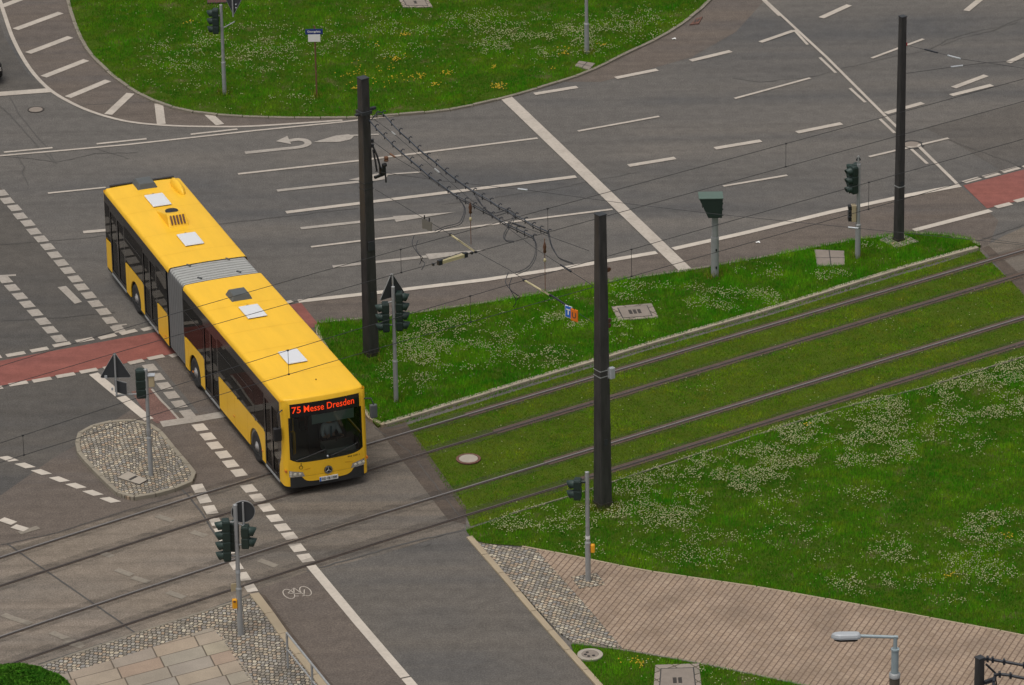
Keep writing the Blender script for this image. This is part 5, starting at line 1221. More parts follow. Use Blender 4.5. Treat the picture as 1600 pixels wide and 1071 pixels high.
for side in (-1, 1):
    door_side = side < 0
    F, Rr = front_pt, rear_pt
    if door_side:
        for s0, s1, ax, fn, zz in [(-3.37, .86, AXF, F, (1.34, 1.40)), (-6.66, -4.77, AXM, F, (1.30, 1.38)), (-9.40, -8.30, None, Rr, (1.30, 1.36)), (-12.88, -10.90, AXR, Rr, (1.30, 1.36)), (-15.05, -14.52, None, Rr, (1.26, 1.30))]:
            P = skirt(s0, s1, ax); P = [(a, b if b != ZW else (zz[0] if a == s0 else zz[1])) for a, b in P]
            panel(P, side, fn, M['yellow'], 'skirt_panel')
    else:
        for s0, s1, ax, fn in [(-6.66, -2.9, AXM, F), (-2.88, 2.30, AXF, F), (-11.2, -8.30, None, Rr), (-15.05, -11.22, AXR, Rr)]:
            panel(skirt(s0, s1, ax), side, fn, M['yellow'], 'skirt_panel')
    # black backing frame above and below the glass, and the dark sill
    for s0, s1, fn in [(-6.66, 2.30, F), (-15.05, -8.30, Rr)]:
        panel([(s0, 2.56), (s1, 2.56), (s1, 2.85), (s0, 2.85)], side, fn, M['gloss_black'], 'window_header', .05, .002)
        panel([(s0, .24), (s1, .24), (s1, ZB - .004), (s0, ZB - .004)], side, fn, M['rubber'], 'sill', .06, -.01)
    # glazing
    wins = ([(-3.35, -1.62, F), (-1.58, .0, F), (.04, .84, F), (-6.64, -4.80, F), (-9.40, -8.32, Rr), (-12.86, -10.92, Rr), (-15.03, -14.54, Rr)] if door_side else
            [(-6.64, -5.0, F), (-4.96, -3.2, F), (-3.16, -1.4, F), (-1.36, .4, F), (.44, 2.28, F), (-10.0, -8.32, Rr), (-11.9, -10.04, Rr), (-13.6, -11.94, Rr), (-15.03, -13.64, Rr)])
    for s0, s1, fn in wins:
        w = panel([(s0, ZW + .012), (s1, ZW + .012), (s1, 2.556), (s0, 2.556)], side, fn, M['glass'], 'side_window', .008, .004)
        if s1 - s0 > 1.5:
            mm = MB(); zz = 2.18; mm.prism([(s0 + .1, zz), (s1 - .1, zz), (s1 - .1, zz + .035), (s0 + .1, zz + .035)], lambda a, b, d: fn(a, d, b), side * (HW + .012), side * (HW - .01))
            mm.build('vent_bar', M['gloss_black'], w)
    posts = sorted({(round(a, 2), f) for w in wins for a, f in ((w[0], w[2]), (w[1], w[2]))}, key=lambda q: q[0])
    for a, f in posts: MB().prism([(a - .035, ZW - .03), (a + .035, ZW - .03), (a + .035, 2.57), (a - .035, 2.57)], lambda u, b, d, f=f: f(u, d, b), side * (HW - .05), side * (HW + .001)).build('window_post', M['gloss_black'], bus)
    if not door_side:
        continue
    for k, (s0, s1, fn) in enumerate([(.88, 2.12, F), (-4.75, -3.39, F), (-10.88, -9.42, Rr), (-14.50, -12.90, Rr)]):
        P = [(s0, .33), (s1, .33), (s1, 2.56), (s0, 2.56)]; Lw = (s1 - s0) / 2
        dr = None
        fr = MB()
        for a0 in (s0, s0 + Lw):
            a1 = a0 + Lw
            for Q in ([(a0 + .005, .33), (a0 + .075, .33), (a0 + .075, 2.555), (a0 + .005, 2.555)], [(a1 - .075, .33), (a1 - .005, .33), (a1 - .005, 2.555), (a1 - .075, 2.555)], [(a0 + .075, .33), (a1 - .075, .33), (a1 - .075, .46), (a0 + .075, .46)], [(a0 + .075, 2.46), (a1 - .075, 2.46), (a1 - .075, 2.555), (a0 + .075, 2.555)]):
                fr.prism(Q, lambda a, b, d: fn(a, d, b), side * (HW - .045), side * (HW - .002))
        dr = fr.build('door', M['gloss_black'], bus)
        for a0 in (s0, s0 + Lw):
            MB().prism([(a0 + .076, .461), (a0 + Lw - .076, .461), (a0 + Lw - .076, 2.459), (a0 + .076, 2.459)], lambda a, b, d: fn(a, d, b), side * (HW - .03), side * (HW - .02)).build('door_glass', M['dglass'], dr)
            MB().tube([fn(a0 + (.12 if a0 == s0 else Lw - .12), side * (HW - .09), .8), fn(a0 + (.12 if a0 == s0 else Lw - .12), side * (HW - .09), 1.7)], .016, 8).build('handle', M['grab'], dr)
        MB().prism([(s0, .26), (s1, .26), (s1, .328), (s0, .328)], lambda a, b, d: fn(a, d, b), side * (HW - .2), side * (HW + .01)).build('door_step', M['steel'], dr)
    # side repeater lamps
    for s, z, fn in [(.62, .62, F), (-2.0, .62, F), (-5.9, .45, F), (-8.6, .52, Rr)]:
        MB().box(fn(s, side * (HW + .006), z), (.10, .02, .035)).build('side_marker', M['indicator'], bus)
# corner behind the front: side of the front section ahead of door 1
for side in (-1, 1):
    mm = MB()
    zz = [.32, .6, .85, 1.05, 1.3, 1.7, 2.1, 2.45, 2.68, 2.93]
    s_in = [2.13, 2.13, 2.16, 2.27, 2.36, 2.40, 2.40, 2.36, 2.27, 2.16] if side < 0 else [2.28] * 10
    ys = [1.0, .985, .965, .94, .91, .885]
    def cp(u, v, side=side):
        i = v * (len(zz) - 1); k = min(int(i), len(zz) - 2); f = i - k
        z = zz[k] + (zz[k + 1] - zz[k]) * f; si = s_in[k] + (s_in[k + 1] - s_in[k]) * f
        # from the side plane round the corner to the front plane
        w = u; ye = HW * (1 - .13 * max(0, (w - .35) / .65) ** 1.6); se = si + (front_s(ye, z) - si) * (w if w < .35 else .35 + (w - .35))
        e = front_s(HW * .87, z); th = w * PI / 2
        sA = si; 
        if w < .3: return (si + (2.42 - si) * max(0, w / .3) if si < 2.42 else si, side * HW, z)
        q = (w - .3) / .7 * PI / 2
        return (2.42 + (e - 2.42) * math.sin(q) if si < 2.43 else si, side * (HW * .87 + HW * .13 * math.cos(q)), z)
    mm.grid(cp, 14, 18); mm.build('front_pillar', M['yellow'], bus)
    if side < 0:
        mm = MB(); P = [(2.10, .33), (2.13, .33), (2.16, .85), (2.27, 1.05), (2.36, 1.3), (2.40, 1.7), (2.40, 2.1), (2.36, 2.45), (2.27, 2.68), (2.14, 2.84), (2.10, 2.84)]
        mm.prism(P, lambda a, b, d: (a, d, b), -(HW - .02), -(HW - .005)); mm.build('quarter_window', M['gloss_black'], bus)
# ---- front face
YP = HW * .87
def fpatch(yl, yr, zb, zt, nu=24, nv=10, off=0.0):
    c = lambda f, u: f(u) if callable(f) else f
    m = MB()
    def f(u, v):
        z = c(zb, u) + (c(zt, u) - c(zb, u)) * v; y = c(yl, v) + (c(yr, v) - c(yl, v)) * u
        return (front_s(y, z) + off, y, z)
    return m.grid(f, nu, nv)
sill = lambda u: 1.03 + .13 * abs(2 * u - 1) ** 6
fpatch(-YP, YP, .60, lambda u: sill(u) - .002).build('front_panel', M['yellow'], bus)
fpatch(-YP, YP, sill, 2.44, 28, 14, -.006).build('windscreen', M['screen'], bus)
fpatch(-YP + .055, YP - .055, 2.442, 2.845, 28, 6, -.004).build('destination_display', M['gloss_black'], bus)
fpatch(-YP, YP, 2.847, 2.95, 28, 3).build('front_header', M['yellow'], bus)
# slim black surround of the screen, narrower towards the bottom corners
for s_ in (-1, 1):
    fpatch(lambda v: s_ * YP, lambda v: s_ * (YP - .05), lambda u: 1.17, 2.44, 2, 10, .003).build('screen_frame', M['gloss_black'], bus)
    fpatch(lambda v: s_ * YP, lambda v: s_ * (YP - .053), lambda u: 2.442, 2.846, 3, 6, .001).build('front_pillar', M['yellow'], bus)
mm = fpatch(-HW, HW, .27, lambda u: .60 - .09 * (1 - abs(2 * u - 1) ** 4) * 0 + .0, 40, 4, .012); mm.build('bumper', M['rubber'], bus)
mm = fpatch(-.78, .78, lambda u: .425 + .17 * abs(2 * u - 1) ** 8, .605, 24, 3, .02); mm.build('bumper_panel', M['yellow'], bus)
mm = MB()
P = [(-.80, .79), (-.60, .83), (.60, .83), (.80, .79), (.62, .80), (-.62, .80)]
mm.add([(front_s(y, z) + .006, y, z) for y, z in P], [(0, 1, 5), (1, 2, 4, 5), (2, 3, 4)]); mm.build('front_crease_shade', M['yellow_dark'], bus)  # flat darker strip: the shade of a fold put into the colour
for s_ in (-1, 1):
    hl = fpatch(lambda v: s_ * (.70 + .05 * v), lambda v: s_ * 1.20, lambda u: .60 + .02 * u, lambda u: .74 + .09 * u, 10, 5, .022).build('headlight', M['headlamp'], bus)
    mm = MB()
    for yy, rr in ((.84, .042), (.98, .05), (1.1, .038)):
        mm.lathe((front_s(s_ * yy, .69) + .028, s_ * yy, .69 + (yy - .84) * .07), [(rr, 0), (rr * .9, .008), (.001, .012)], 14, 'x')
    mm.build('bulb', M['lampglow'], hl)
    mm = MB(); mm.box((2.55, s_ * 1.225, .80), (.12, .05, .07)); mm.build('indicator', M['indicator'], hl)
mm = MB(); mm.box((front_s(0, .44) + .045, 0, .45), (.02, .56, .13)); o = mm.build('number_plate', M['plate_white'], bus)
MB().box((front_s(0, .44) + .057, -.255, .45), (.004, .045, .12)).build('plate_band', M['pale_blue'], o)
def front_text(body, h, y0, width, z0, off, mat, name, parent, bold=0.0, spacing=1.0, xs=None):
    tv, tf, tw, th_ = text_mesh(body, h, spacing, bold); k = width / tw; kz = h / th_
    # read from in front of the bus: text runs from the bus's right (-y) to its left (+y)
    return MB().add([(front_s(y0 + a * k, z0 + b * kz) + off, y0 + a * k, z0 + b * kz) for a, b in tv], tf).build(name, mat, parent)
front_text('DD VB 1308', .075, -.21, .45, .413, .060, M['black'], 'plate_lettering', o, .002)
dd = bpy.data.objects['destination_display']
front_text('75', .20, -.99, .26, 2.57, .012, M['led'], 'lettering', dd, .002)
front_text('Messe Dresden', .20, -.64, 1.52, 2.57, .012, M['led'], 'lettering', dd, .001)
front_text('458 308-1', .05, .60, .38, .95, .008, M['gloss_black'], 'fleet_number', bus)
# round badge with three-pointed star
mm = MB(); mm.lathe((front_s(0, .7) + .02, 0, .70), [(.125, 0), (.125, .02), (.001, .024)], 28, 'x'); o = mm.build('badge', M['gloss_black'], bus)
mm = MB(); vs = []; xb = front_s(0, .7) + .05
for k in range(6):
    w = PI / 2 + k * PI / 3; r = .098 if k % 2 == 0 else .016; vs.append((xb, r * math.cos(w), .70 + r * math.sin(w)))
vs.append((xb + .01, 0, .70)); mm.add(vs, [(i, (i + 1) % 6, 6) for i in range(6)])
N = 28; mm.add([(xb, r * math.cos(2 * PI * k / N), .70 + r * math.sin(2 * PI * k / N)) for r in (.098, .110) for k in range(N)], [(k, (k + 1) % N, N + (k + 1) % N, N + k) for k in range(N)]); mm.build('star', M['headlamp'], o)
# wheelchair pictogram, access lamp, wipers, mirrors, handrail
mm = MB(); cx, cz = -.80, .92; sx = front_s(cx, cz) + .008
mm.add([(sx, cx + r * math.cos(2 * PI * k / 16), cz - .03 + r * math.sin(2 * PI * k / 16)) for r in (.045, .06) for k in range(16)], [(k, (k + 1) % 16, 16 + (k + 1) % 16, 16 + k) for k in range(16)])
mm.add([(sx, cx + a, cz + b) for a, b in ((-.01, .0), (.01, .0), (.02, .1), (.0, .1))], [(0, 1, 2, 3)]); mm.build('wheelchair_sign', M['black'], bus)
mm = MB(); mm.lathe((front_s(0, 1.12) + .005, 0, 1.12), [(.03, 0), (.03, .02), (.001, .03)], 12, 'x'); mm.build('screen_washer', M['steel_pale'], bus)
for y0, y1, z1 in ((-.95, -.05, 1.35), (.10, .95, 1.36)):
    mm = MB(); pts = [(front_s(y0 + (y1 - y0) * q, 1.12 + (z1 - 1.12) * q) + .03, y0 + (y1 - y0) * q, 1.12 + (z1 - 1.12) * q) for q in np.linspace(0, 1, 8)]
    mm.tube(pts, .012, 6); mm.build('wiper', M['black'], bus)
mm = MB(); mm.box((2.72, 1.42, 2.28), (.12, .22, .42)); o = bevel(mm.build('mirror', M['vent'], bus), .04, 3)
MB().tube([(2.5, 1.2, 2.62), (2.66, 1.38, 2.66), (2.74, 1.42, 2.5)], .02, 8).build('mirror_arm', M['black'], o)
MB().box((2.655, 1.42, 2.28), (.006, .18, .36)).build('mirror_glass', M['headlamp'], o)
mm = MB(); mm.box((2.52, -1.42, 1.98), (.14, .24, .42)); o = bevel(mm.build('mirror', M['black'], bus), .04, 3)
MB().tube([(2.45, -1.2, 2.7), (2.6, -1.4, 2.66), (2.54, -1.42, 2.2)], .02, 8).build('mirror_arm', M['black'], o)
MB().tube([(2.45, -1.02, 1.95), (2.45, -.9, 1.95), (2.45, -.88, 1.9), (2.45, -.88, 1.25)], .018, 8).build('grab_rail', M['grab'], bus)
# joints between the body panels
for s, fn, z0, z1 in ((-.72, front_pt, .34, 1.34), (-1.9, front_pt, .34, 1.33), (-2.6, front_pt, .34, 1.33), (-6.32, front_pt, .34, 1.28), (-8.55, rear_pt, .34, 1.34), (-12.6, rear_pt, .34, 1.29)):
    MB().prism([(s - .006, z0), (s + .006, z0), (s + .006, z1), (s - .006, z1)], lambda a, b, d: fn(a, d, b), -(HW + .002), -(HW - .01)).build('panel_seam', M['yellow_dark'], bus)
for s, fn in ((-1.05, front_pt), (-2.55, front_pt), (.9, front_pt), (-4.45, front_pt), (-9.0, rear_pt), (-10.65, rear_pt), (-12.65, rear_pt), (-13.95, rear_pt)):
    mm = MB(); pr = [roof_sec(t) for t in TS if abs(t) <= .93]; q = len(pr); mm.add([fn(s + d, y, z + .003) for d in (-.007, .007) for y, z in pr], [(i, i + 1, q + i + 1, q + i) for i in range(q - 1)]); mm.build('roof_seam', M['seam_yellow'], bus)
# ---- rear end
def rpatch(yl, yr, z0, z1, s=-15.07): 
    return MB().grid(lambda u, v: rear_pt(s - .04 * (1 - (2 * u - 1) ** 2), yl + (yr - yl) * u, z0 + (z1 - z0) * v), 16, 4)
rpatch(-HW, HW, .32, 1.5).build('rear_panel', M['yellow'], bus); rpatch(-HW + .12, HW - .12, 1.502, 2.55, -15.065).build('rear_window', M['gloss_black'], bus)
rpatch(-HW, HW, 2.552, 2.93).build('rear_header', M['yellow'], bus); rpatch(-HW, -HW + .118, 1.502, 2.55).build('rear_pillar', M['yellow'], bus); rpatch(HW - .118, HW, 1.502, 2.55).build('rear_pillar', M['yellow'], bus)
mm = MB(); mm.box(rear_pt(-15.08, 0, 3.0), (.10, 2.1, .09), RA); mm.build('rear_spoiler', M['gloss_black'], bus)
for s_ in (-1, 1):
    mm = MB(); mm.box(rear_pt(-15.12, s_ * 1.1, .95), (.04, .16, .5), RA); mm.build('tail_light', M['sign_red'], bus)
# ---- bellows
mm = MB(); folds = 9; n = len(TS)
prof = []
for k in range(len(TS)):
    y, z = roof_sec(TS[k]); prof.append((y * .972, z - .035))
prof = [(-HW * .972, .36), (-HW * .972, 1.2), (-HW * .972, 2.0)] + prof + [(HW * .972, 2.0), (HW * .972, 1.2), (HW * .972, .36)]
NP = len(prof); vs = []; fs = []
ring = []
for i in range(folds): ring += [(i / folds, 1.0), ((i + .62) / folds, 1.0), ((i + .81) / folds, .955)]
ring.append((1.0, 1.0)); NR = len(ring)
for f, pk in ring:
    s = -6.66 + (-8.30 + 6.66) * f
    for y, z in prof:
        a = Vector(front_pt(s, y * pk, z * (1 if pk == 1 else .975))); b = Vector(rear_pt(s, y * pk, z * (1 if pk == 1 else .975))); vs.append(tuple(a.lerp(b, f)))
for i in range(NR - 1):
    for k in range(NP - 1): fs.append((i * NP + k, i * NP + k + 1, (i + 1) * NP + k + 1, (i + 1) * NP + k))
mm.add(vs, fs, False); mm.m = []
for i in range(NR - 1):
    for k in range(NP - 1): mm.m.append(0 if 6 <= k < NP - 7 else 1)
mm.build('bellows', [M['bellow'], M['bellow_shaded']], bus)
for s, fn in ((-6.63, front_pt), (-8.33, rear_pt)):
    mm = MB(); pr = [(-HW, .34), (-HW, 1.4)] + [roof_sec(t) for t in TS] + [(HW, 1.4), (HW, .34)]; q = len(pr)
    mm.add([fn(s + d, y * k_, z * k_ if z > 2 else z) for d in (0, .05) for k_ in (.955, .998) for y, z in pr], [(i, i + 1, q + i + 1, q + i) for i in range(q - 1)] + [(2 * q + i, 2 * q + i + 1, 3 * q + i + 1, 3 * q + i) for i in range(q - 1)] + [(q + i, q + i + 1, 3 * q + i + 1, 3 * q + i) for i in range(q - 1)]); mm.build('bellows_frame', M['gloss_black'], bus)
for y in (-.62, .62):
    for f in (.16, .82): 
        s = -6.66 - 1.64 * f; MB().box((s, y, 3.0), (.16, .05, .05), .5).build('bellows_clip', M['vent'], bus)
# ---- wheels
for s, fn, rz in ((AXF, front_pt, 0), (AXM, front_pt, 0), (AXR, rear_pt, RA)):
    for side in (-1, 1):
        w = bpy.data.objects.new('wheel', None); COL.objects.link(w); w.parent = bus; w.location = fn(s, side * 1.10, .48); w.rotation_euler = (0, 0, rz + (0 if side < 0 else PI))
        # outer face towards local -y
        MB().lathe((0, 0, 0), [(.29, .14), (.44, .14), (.475, .10), (.482, 0), (.475, -.10), (.44, -.145), (.36, -.15), (.29, -.13)], 40, 'y').build('tyre', M['tyre'], w)
        m = MB(); m.lathe((0, 0, 0), [(.295, -.125), (.285, -.09), (.26, -.05), (.22, -.045), (.17, -.09), (.16, -.13), (.10, -.135), (.095, -.17), (.001, -.175)], 32, 'y')
        for k in range(10): m.lathe((.195 * math.cos(k * PI / 5), -.06, .195 * math.sin(k * PI / 5)), [(.018, 0), (.018, -.05), (.001, -.055)], 8, 'y')
        m.build('rim', M['rim'], w)
        m = MB(); N = 16
        vs = [fn(s + .57 * math.cos(PI * k / N) , side * d, .48 + .57 * math.sin(PI * k / N)) for d in (.72, 1.225) for k in range(N + 1)]
        m.add(vs, [(k, k + 1, N + 2 + k, N + 1 + k) for k in range(N)]); m.build('wheel_arch', M['interdark'], bus)
# ---- inside: floor, wheel boxes, bulkhead, dashboard, seats, poles
def ibox(s0, s1, y0, y1, z0, z1, fn, mat, name, parent=None):
    P = [fn(s, y, z) for z in (z0, z1) for s, y in ((s0, y0), (s1, y0), (s1, y1), (s0, y1))]
    return MB().add(P, [(3, 2, 1, 0), (4, 5, 6, 7), (0, 1, 5, 4), (1, 2, 6, 5), (2, 3, 7, 6), (3, 0, 4, 7)]).build(name, mat, parent or bus)
ibox(-8.0, 2.2, -1.2, 1.2, .28, .36, front_pt, M['inter'], 'floor'); ibox(-15.0, -8.0, -1.2, 1.2, .28, .36, rear_pt, M['inter'], 'floor')
ibox(-6.6, 2.1, 1.19, 1.215, .36, 1.33, front_pt, M['inter'], 'wall_lining'); ibox(-15.0, -8.3, 1.19, 1.215, .36, 1.33, rear_pt, M['inter'], 'wall_lining'); ibox(-3.3, .8, -1.215, -1.19, .36, 1.33, front_pt, M['inter'], 'wall_lining')
for q in (1, -1): ibox(2.12, 2.36, 1.03 * q - .01, 1.03 * q + .01, .36, 1.4, front_pt, M['interdark'], 'wall_lining')
ibox(2.2, 2.55, -1.02, 1.05, .36, .98, front_pt, M['dash'], 'dashboard'); ibox(1.72, 2.3, .12, 1.0, .95, 1.12, front_pt, M['dash'], 'dashboard')
ibox(.85, .90, .05, 1.2, .36, 2.0, front_pt, M['interdark'], 'driver_bulkhead')
ibox(-15.0, -14.3, -1.2, 1.2, .36, 1.3, rear_pt, M['interdark'], 'engine_cover')
ibox(2.34, 2.36, -.32, .95, 2.02, 2.34, front_pt, M['blind'], 'sun_blind')
def seat(s, y, fn, face=1):
    o = ibox(s - .22, s + .22, y - .21, y + .21, .72, .80, fn, M['seat'], 'seat')
    ibox(s - .25 * face - .03, s - .25 * face + .03, y - .21, y + .21, .80, 1.42, fn, M['seat'], 'backrest', o)
    ibox(s - .12, s + .12, y - .12, y + .12, .36, .72, fn, M['interdark'], 'seat_base', o); bevel(o, .02)
for s in (-.9, -1.75, -2.6): seat(s, -.95, front_pt); seat(s, -.5, front_pt)
for s in (.1, -.9, -1.75, -2.6, -3.45, -4.3): seat(s, .95, front_pt); seat(s, .5, front_pt)
for s in (-5.4, -6.2): seat(s, -.95, front_pt, -1)
for s in (-11.4, -12.2): seat(s, -.95, rear_pt); seat(s, -.5, rear_pt)
for s in (-9.0, -9.9, -10.8, -11.7, -12.6, -13.5): seat(s, .95, rear_pt); seat(s, .5, rear_pt)
for s, y, fn in ((.7, -.35, front_pt), (-3.2, -.7, front_pt), (-4.9, -.7, front_pt), (-6.3, .3, front_pt), (-9.3, -.7, rear_pt), (-10.9, -.7, rear_pt), (-12.95, -.7, rear_pt)):
    MB().tube([fn(s, y, .36), fn(s, y, 2.66)], .018, 8).build('grab_pole', M['grab'], bus)
# steering wheel
mm = MB(); pts = []
for k in range(25):
    w = 2 * PI * k / 24; a, b = .22 * math.cos(w), .22 * math.sin(w); pts.append((1.72 - .12 * math.sin(w) * .9 - 0, .58 + a, 1.18 + .0 + b * .35 - 0))
mm.tube([(1.74 + .18 * math.sin(2 * PI * k / 24), .58 + .22 * math.cos(2 * PI * k / 24), 1.19 + .12 * math.sin(2 * PI * k / 24)) for k in range(25)], .016, 6, False); mm.tube([(1.74, .58, 1.19), (1.95, .58, 1.0)], .03, 8); mm.tube([(1.74, .37, 1.19), (1.74, .79, 1.19)], .014, 6); mm.build('steering_wheel', M['black'], bus)
o = ibox(1.0, 1.45, .34, .82, .72, .86, front_pt, M['interdark'], 'seat'); ibox(.92, 1.02, .34, .82, .86, 1.60, front_pt, M['interdark'], 'backrest', o)
# ---- roof fittings
def rbox(s0, s1, y0, y1, z0, z1, fn, mat, name, inset=.05, parent=None, bv=.02):
    q = inset; P = [fn(s, y, z0) for s, y in ((s0, y0), (s1, y0), (s1, y1), (s0, y1))] + [fn(s, y, z1) for s, y in ((s0 + q, y0 + q), (s1 - q, y0 + q), (s1 - q, y1 - q), (s0 + q, y1 - q))]
    return bevel(MB().add(P, [(3, 2, 1, 0), (4, 5, 6, 7), (0, 1, 5, 4), (1, 2, 6, 5), (2, 3, 7, 6), (3, 0, 4, 7)]).build(name, mat, parent or bus), bv, 2)
for s0, s1, fn in ((-4.22, -3.28, front_pt), (-.62, .32, front_pt), (-13.8, -12.78, rear_pt), (-10.32, -9.34, rear_pt)):
    o = rbox(s0 + .04, s1 - .04, -.27, .27, 3.0, 3.05, fn, M['vent'], 'roof_hatch', 0); rbox(s0, s1, -.31, .31, 3.052, 3.09, fn, M['hatch'], 'hatch_lid', .02, o, .03)
    MB().tube([fn(s0 + .0, -.08, 3.05), fn(s0 - .05, 0, 3.06), fn(s0, .08, 3.05)], .015, 6).build('hatch_handle', M['vent'], o)
for s0, s1, fn in ((-5.4, -4.72, front_pt), (-15.1, -14.38, rear_pt)):
    o = rbox(s0, s1, -.34, .34, 2.99, 3.20, fn, M['vent'], 'roof_vent', .10)
# wedge shaped heater unit with a round fan and slots
P = [rear_pt(s, y, z) for s, y, z in ((-12.55, -.32, 3.0), (-10.98, -.32, 3.0), (-10.98, .32, 3.0), (-12.55, .32, 3.0), (-12.5, -.25, 3.06), (-11.3, -.29, 3.36), (-11.3, .29, 3.36), (-12.5, .25, 3.06))]
o = bevel(MB().add(P, [(3, 2, 1, 0), (4, 5, 6, 7), (0, 1, 5, 4), (1, 2, 6, 5), (2, 3, 7, 6), (3, 0, 4, 7)]).build('heater_unit', M['yellow'], bus), .03, 2)
mm = MB(); c = rear_pt(-11.78, 0, 3.245); mm.lathe(c, [(.2, 0), (.2, .035), (.17, .04), (.06, .03), (.001, .05)], 24); mm.build('fan', M['black'], o)
mm = MB()
for k in range(5):
    y = -.2 + .1 * k; a = Vector(rear_pt(-11.27, y, 3.33)); b = Vector(rear_pt(-11.02, y, 3.05)); mm.tube([tuple(a.lerp(b, .08) + Vector((.012, 0, .012))), tuple(a.lerp(b, .85) + Vector((.012, 0, .012)))], .03, 6)
mm.build('vent_slot', M['rust_iron'], o)
mm = MB()
def cf(u, v):
    s = -14.72 + 1.25 * u; w = .5 * PI * 2 * v; prof_ = math.sin(PI * min(1, .15 + u * .78)) ** .6 if 0 < u < 1 else .05
    return rear_pt(s, .90 + .15 * prof_ * math.cos(w), 2.985 + .27 * prof_ * max(0, math.sin(w)))
mm.grid(cf, 12, 12); mm.build('exhaust_cover', M['yellow'], bus)
for s0, s1, y, fn in ((-6.5, 2.3, -.98, front_pt), (-6.5, 2.3, .98, front_pt), (-14.9, -8.1, -.98, rear_pt), (-14.9, -8.1, .98, rear_pt)):
    pass
mm = MB(); mm.lathe((1.6, .1, 3.02), [(.02, 0), (.02, .03), (.001, .05)], 8); mm.build('aerial', M['black'], bus)

# ------------------------------------------------------------------ the driver, seated behind the wheel
drv = thing('person', 'bus driver in a pale grey shirt and dark tie seated at the steering wheel', 'person', tuple(Matrix.Translation((BX, BY, 0)) @ Matrix.Rotation(BH, 4, 'Z') @ Vector((1.2, .58, 0))), BH)
def skin_body(name, nodes, edges, mat, parent, sub=1):
    me = bpy.data.meshes.new(name); me.from_pydata([p for p, r in nodes], edges, [])
    ob = bpy.data.objects.new(name, me); COL.objects.link(ob)
    ob.modifiers.new('skin', 'SKIN'); sm = ob.modifiers.new('sub', 'SUBSURF'); sm.levels = sub; sm.render_levels = sub
    for i, (p, r) in enumerate(nodes):
        v = me.skin_vertices[0].data[i]; v.radius = r if isinstance(r, tuple) else (r, r); v.use_root = (i == 0)
    dg = bpy.context.evaluated_depsgraph_get(); me2 = bpy.data.meshes.new_from_object(ob.evaluated_get(dg)); bpy.data.objects.remove(ob)
    me2.name = name; me2.materials.clear(); me2.materials.append(mat)
    for p_ in me2.polygons: p_.use_smooth = True
    o = bpy.data.objects.new(name, me2); COL.objects.link(o); o.parent = parent; return o
Z0 = .94
nodes = [((0, 0, Z0), (.15, .13)), ((-.02, 0, Z0 + .2), (.14, .12)), ((0, 0, Z0 + .40), (.16, .115)), ((.02, 0, Z0 + .50), (.10, .09)), ((.03, 0, Z0 + .58), .055), ((.05, 0, Z0 + .67), .085), ((.055, 0, Z0 + .77), .088), ((.045, 0, Z0 + .84), .05)]
edges = [(0, 1), (1, 2), (2, 3), (3, 4), (4, 5), (5, 6), (6, 7)]
for sgn in (-1, 1):
    b = len(nodes)
    nodes += [((.03, sgn * .19, Z0 + .45), .062), ((.16, sgn * .27, Z0 + .24), .046), ((.30, sgn * .25, Z0 + .20), .04), ((.44, sgn * .215, Z0 + .27), .028), ((.50, sgn * .205, Z0 + .285), (.034, .022))]
    edges += [(2, b), (b, b + 1), (b + 1, b + 2), (b + 2, b + 3), (b + 3, b + 4)]
    for k in range(4):
        q = len(nodes); yy = sgn * (.180 + .020 * k); l = (.9, 1.0, .95, .75)[k]
        nodes += [((.535, yy, Z0 + .30), .009), ((.535 + .03 * l, yy, Z0 + .285), .0085), ((.545 + .015 * l, yy, Z0 + .25), .0075)]; edges += [(b + 4, q), (q, q + 1), (q + 1, q + 2)]
    q = len(nodes); nodes += [((.51, sgn * .168, Z0 + .29), .010), ((.54, sgn * .152, Z0 + .275), .0085)]; edges += [(b + 4, q), (q, q + 1)]
    q = len(nodes); nodes += [((.12, sgn * .10, Z0 - .02), .085), ((.46, sgn * .13, Z0 - .02), .06), ((.55, sgn * .13, Z0 - .28), .05), ((.58, sgn * .13, Z0 - .50), .038), ((.66, sgn * .14, Z0 - .545), (.045, .03))]; edges += [(0, q), (q, q + 1), (q + 1, q + 2), (q + 2, q + 3), (q + 3, q + 4)]
body = skin_body('body', nodes, edges, M['skin'], drv)
# clothes: the same skeleton grown a little, shirt above and trousers below
def sub_body(name, idx, grow, mat):
    keep = {i: k for k, i in enumerate(idx)}; nn = [(nodes[i][0], tuple(x + grow for x in (nodes[i][1] if isinstance(nodes[i][1], tuple) else (nodes[i][1],) * 2))) for i in idx]
    return skin_body(name, nn, [(keep[a], keep[b]) for a, b in edges if a in keep and b in keep], mat, drv)
arm0 = [8, 9, 10]; nper = 5 + 12 + 2 + 5
sub_body('shirt', [0, 1, 2, 3] + arm0 + [i + nper for i in arm0], .016, M['shirt'])
lg = 8 + 5 + 12 + 2
sub_body('trousers', [0] + [lg + k for k in range(4)] + [lg + nper + k for k in range(4)], .016, M['trouser'])
mm = MB(); mm.add([(.185, -.022, Z0 + .46), (.185, .022, Z0 + .46), (.19, .035, Z0 + .16), (.19, 0, Z0 + .10), (.19, -.035, Z0 + .16)], [(0, 1, 2, 3, 4)]); mm.build('tie', M['tie'], drv)
mm = MB(); mm.grid(lambda u, v: (.045 + .108 * math.cos(2 * PI * u) * math.cos(v * PI / 2) - .012, .098 * math.sin(2 * PI * u) * math.cos(v * PI / 2), Z0 + .77 + .115 * math.sin(v * PI / 2) - .02 * math.cos(2 * PI * u)), 20, 6); mm.build('hair', M['hair'], drv)
mm = MB(); mm.lathe((.145, 0, Z0 + .725), [(.018, 0), (.012, .03), (.001, .05)], 8)
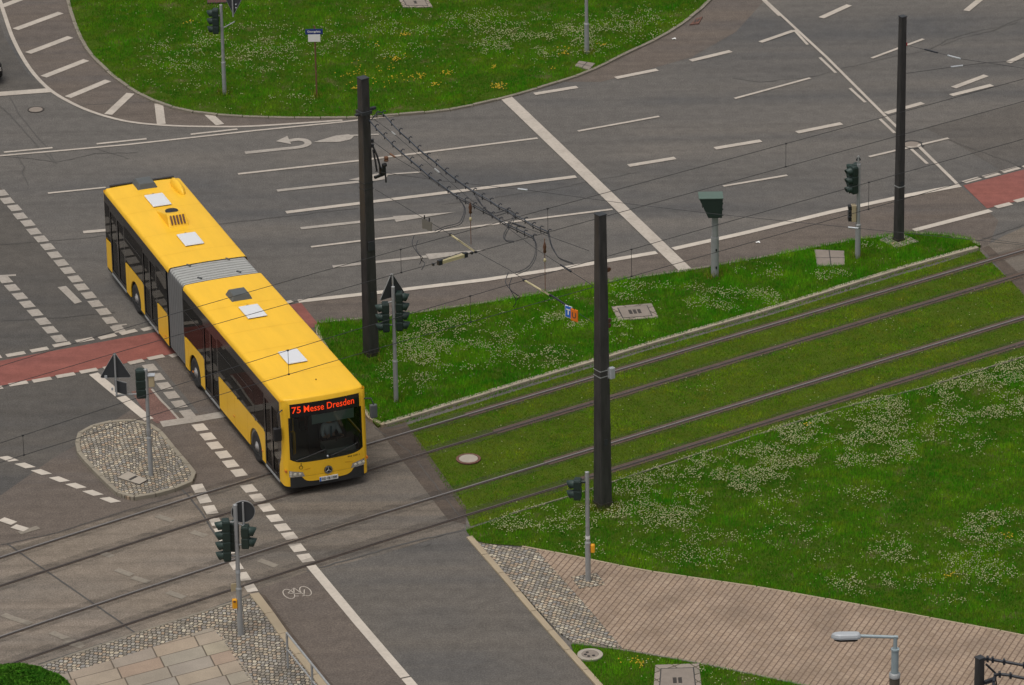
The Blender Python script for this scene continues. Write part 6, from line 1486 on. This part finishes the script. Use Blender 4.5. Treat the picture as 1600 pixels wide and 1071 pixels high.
for s_ in (-1, 1): mm.lathe((.135, s_ * .034, Z0 + .765), [(.013, -.01), (.013, .01)], 8, 'x'); mm.lathe((.05, s_ * .092, Z0 + .73), [(.022, -.03), (.026, 0), (.018, .03)], 8)
mm.build('face', M['skin'], drv)

# ------------------------------------------------------------------ the dark car whose bumper just touches the left edge
def car(x, y, rz, lab):
    t = thing('car', lab, 'car', (x, y, 0), rz)
    paint = m_plain('car_paint_black', (.012, .012, .014), .2, var=.05)
    st = [(-2.1, .45, .80, .72), (-2.0, .30, .95, .84), (-1.2, .26, 1.0, .88), (0, .24, 1.0, .90), (1.2, .26, .92, .88), (1.9, .30, .80, .80), (2.1, .42, .66, .66)]
    m = MB(); N = 12; vs = []
    for s, z0, z1, hw in st:
        for k in range(N):
            w = 2 * PI * k / N + PI / N; cx = math.copysign(abs(math.cos(w)) ** .45, math.cos(w)); cz = math.copysign(abs(math.sin(w)) ** .45, math.sin(w))
            vs.append((s, hw * cx, (z0 + z1) / 2 + (z1 - z0) / 2 * cz))
    fs = [(i * N + k, i * N + (k + 1) % N, (i + 1) * N + (k + 1) % N, (i + 1) * N + k) for i in range(len(st) - 1) for k in range(N)] + [tuple(range(N)), tuple(range((len(st) - 1) * N, len(st) * N))]
    m.add(vs, fs, True).build('body', paint, t)
    P = [(-1.9, .95, .74), (-1.3, 1.42, .58), (.3, 1.45, .58), (1.05, .95, .74)]
    m = MB(); vs = [(s, sg * hw, z) for sg in (-1, 1) for s, z, hw in P]; m.add(vs, [(0, 1, 2, 3), (7, 6, 5, 4), (0, 1, 5, 4), (1, 2, 6, 5), (2, 3, 7, 6)]); bevel(m.build('cabin', M['gloss_black'], t), .06, 3)
    for s in (-1.3, 1.35):
        for sg in (-1, 1):
            w = MB().lathe((s, sg * .80, .32), [(.18, -.11), (.30, -.11), (.32, -.06), (.32, .06), (.30, .11), (.18, .11)], 24, 'y').build('wheel', M['tyre'], t)
            MB().lathe((s, sg * .80, .32), [(.18, -.10), (.17, -.05), (.06, -.07), (.001, -.07)] if sg < 0 else [(.18, .10), (.17, .05), (.06, .07), (.001, .07)], 20, 'y').build('rim', M['rim'], w)
    for sg in (-1, 1): MB().box((2.06, sg * .55, .58), (.08, .26, .12)).build('headlight', M['headlamp'], t)
    return t
cp_ = G3(1.0, 96, .5); az_ = math.radians(-62)
car(cp_.x - .92 * abs(math.sin(az_)) - .66, cp_.y + .5, az_, 'black car at the left edge waiting beside the hatched marking')
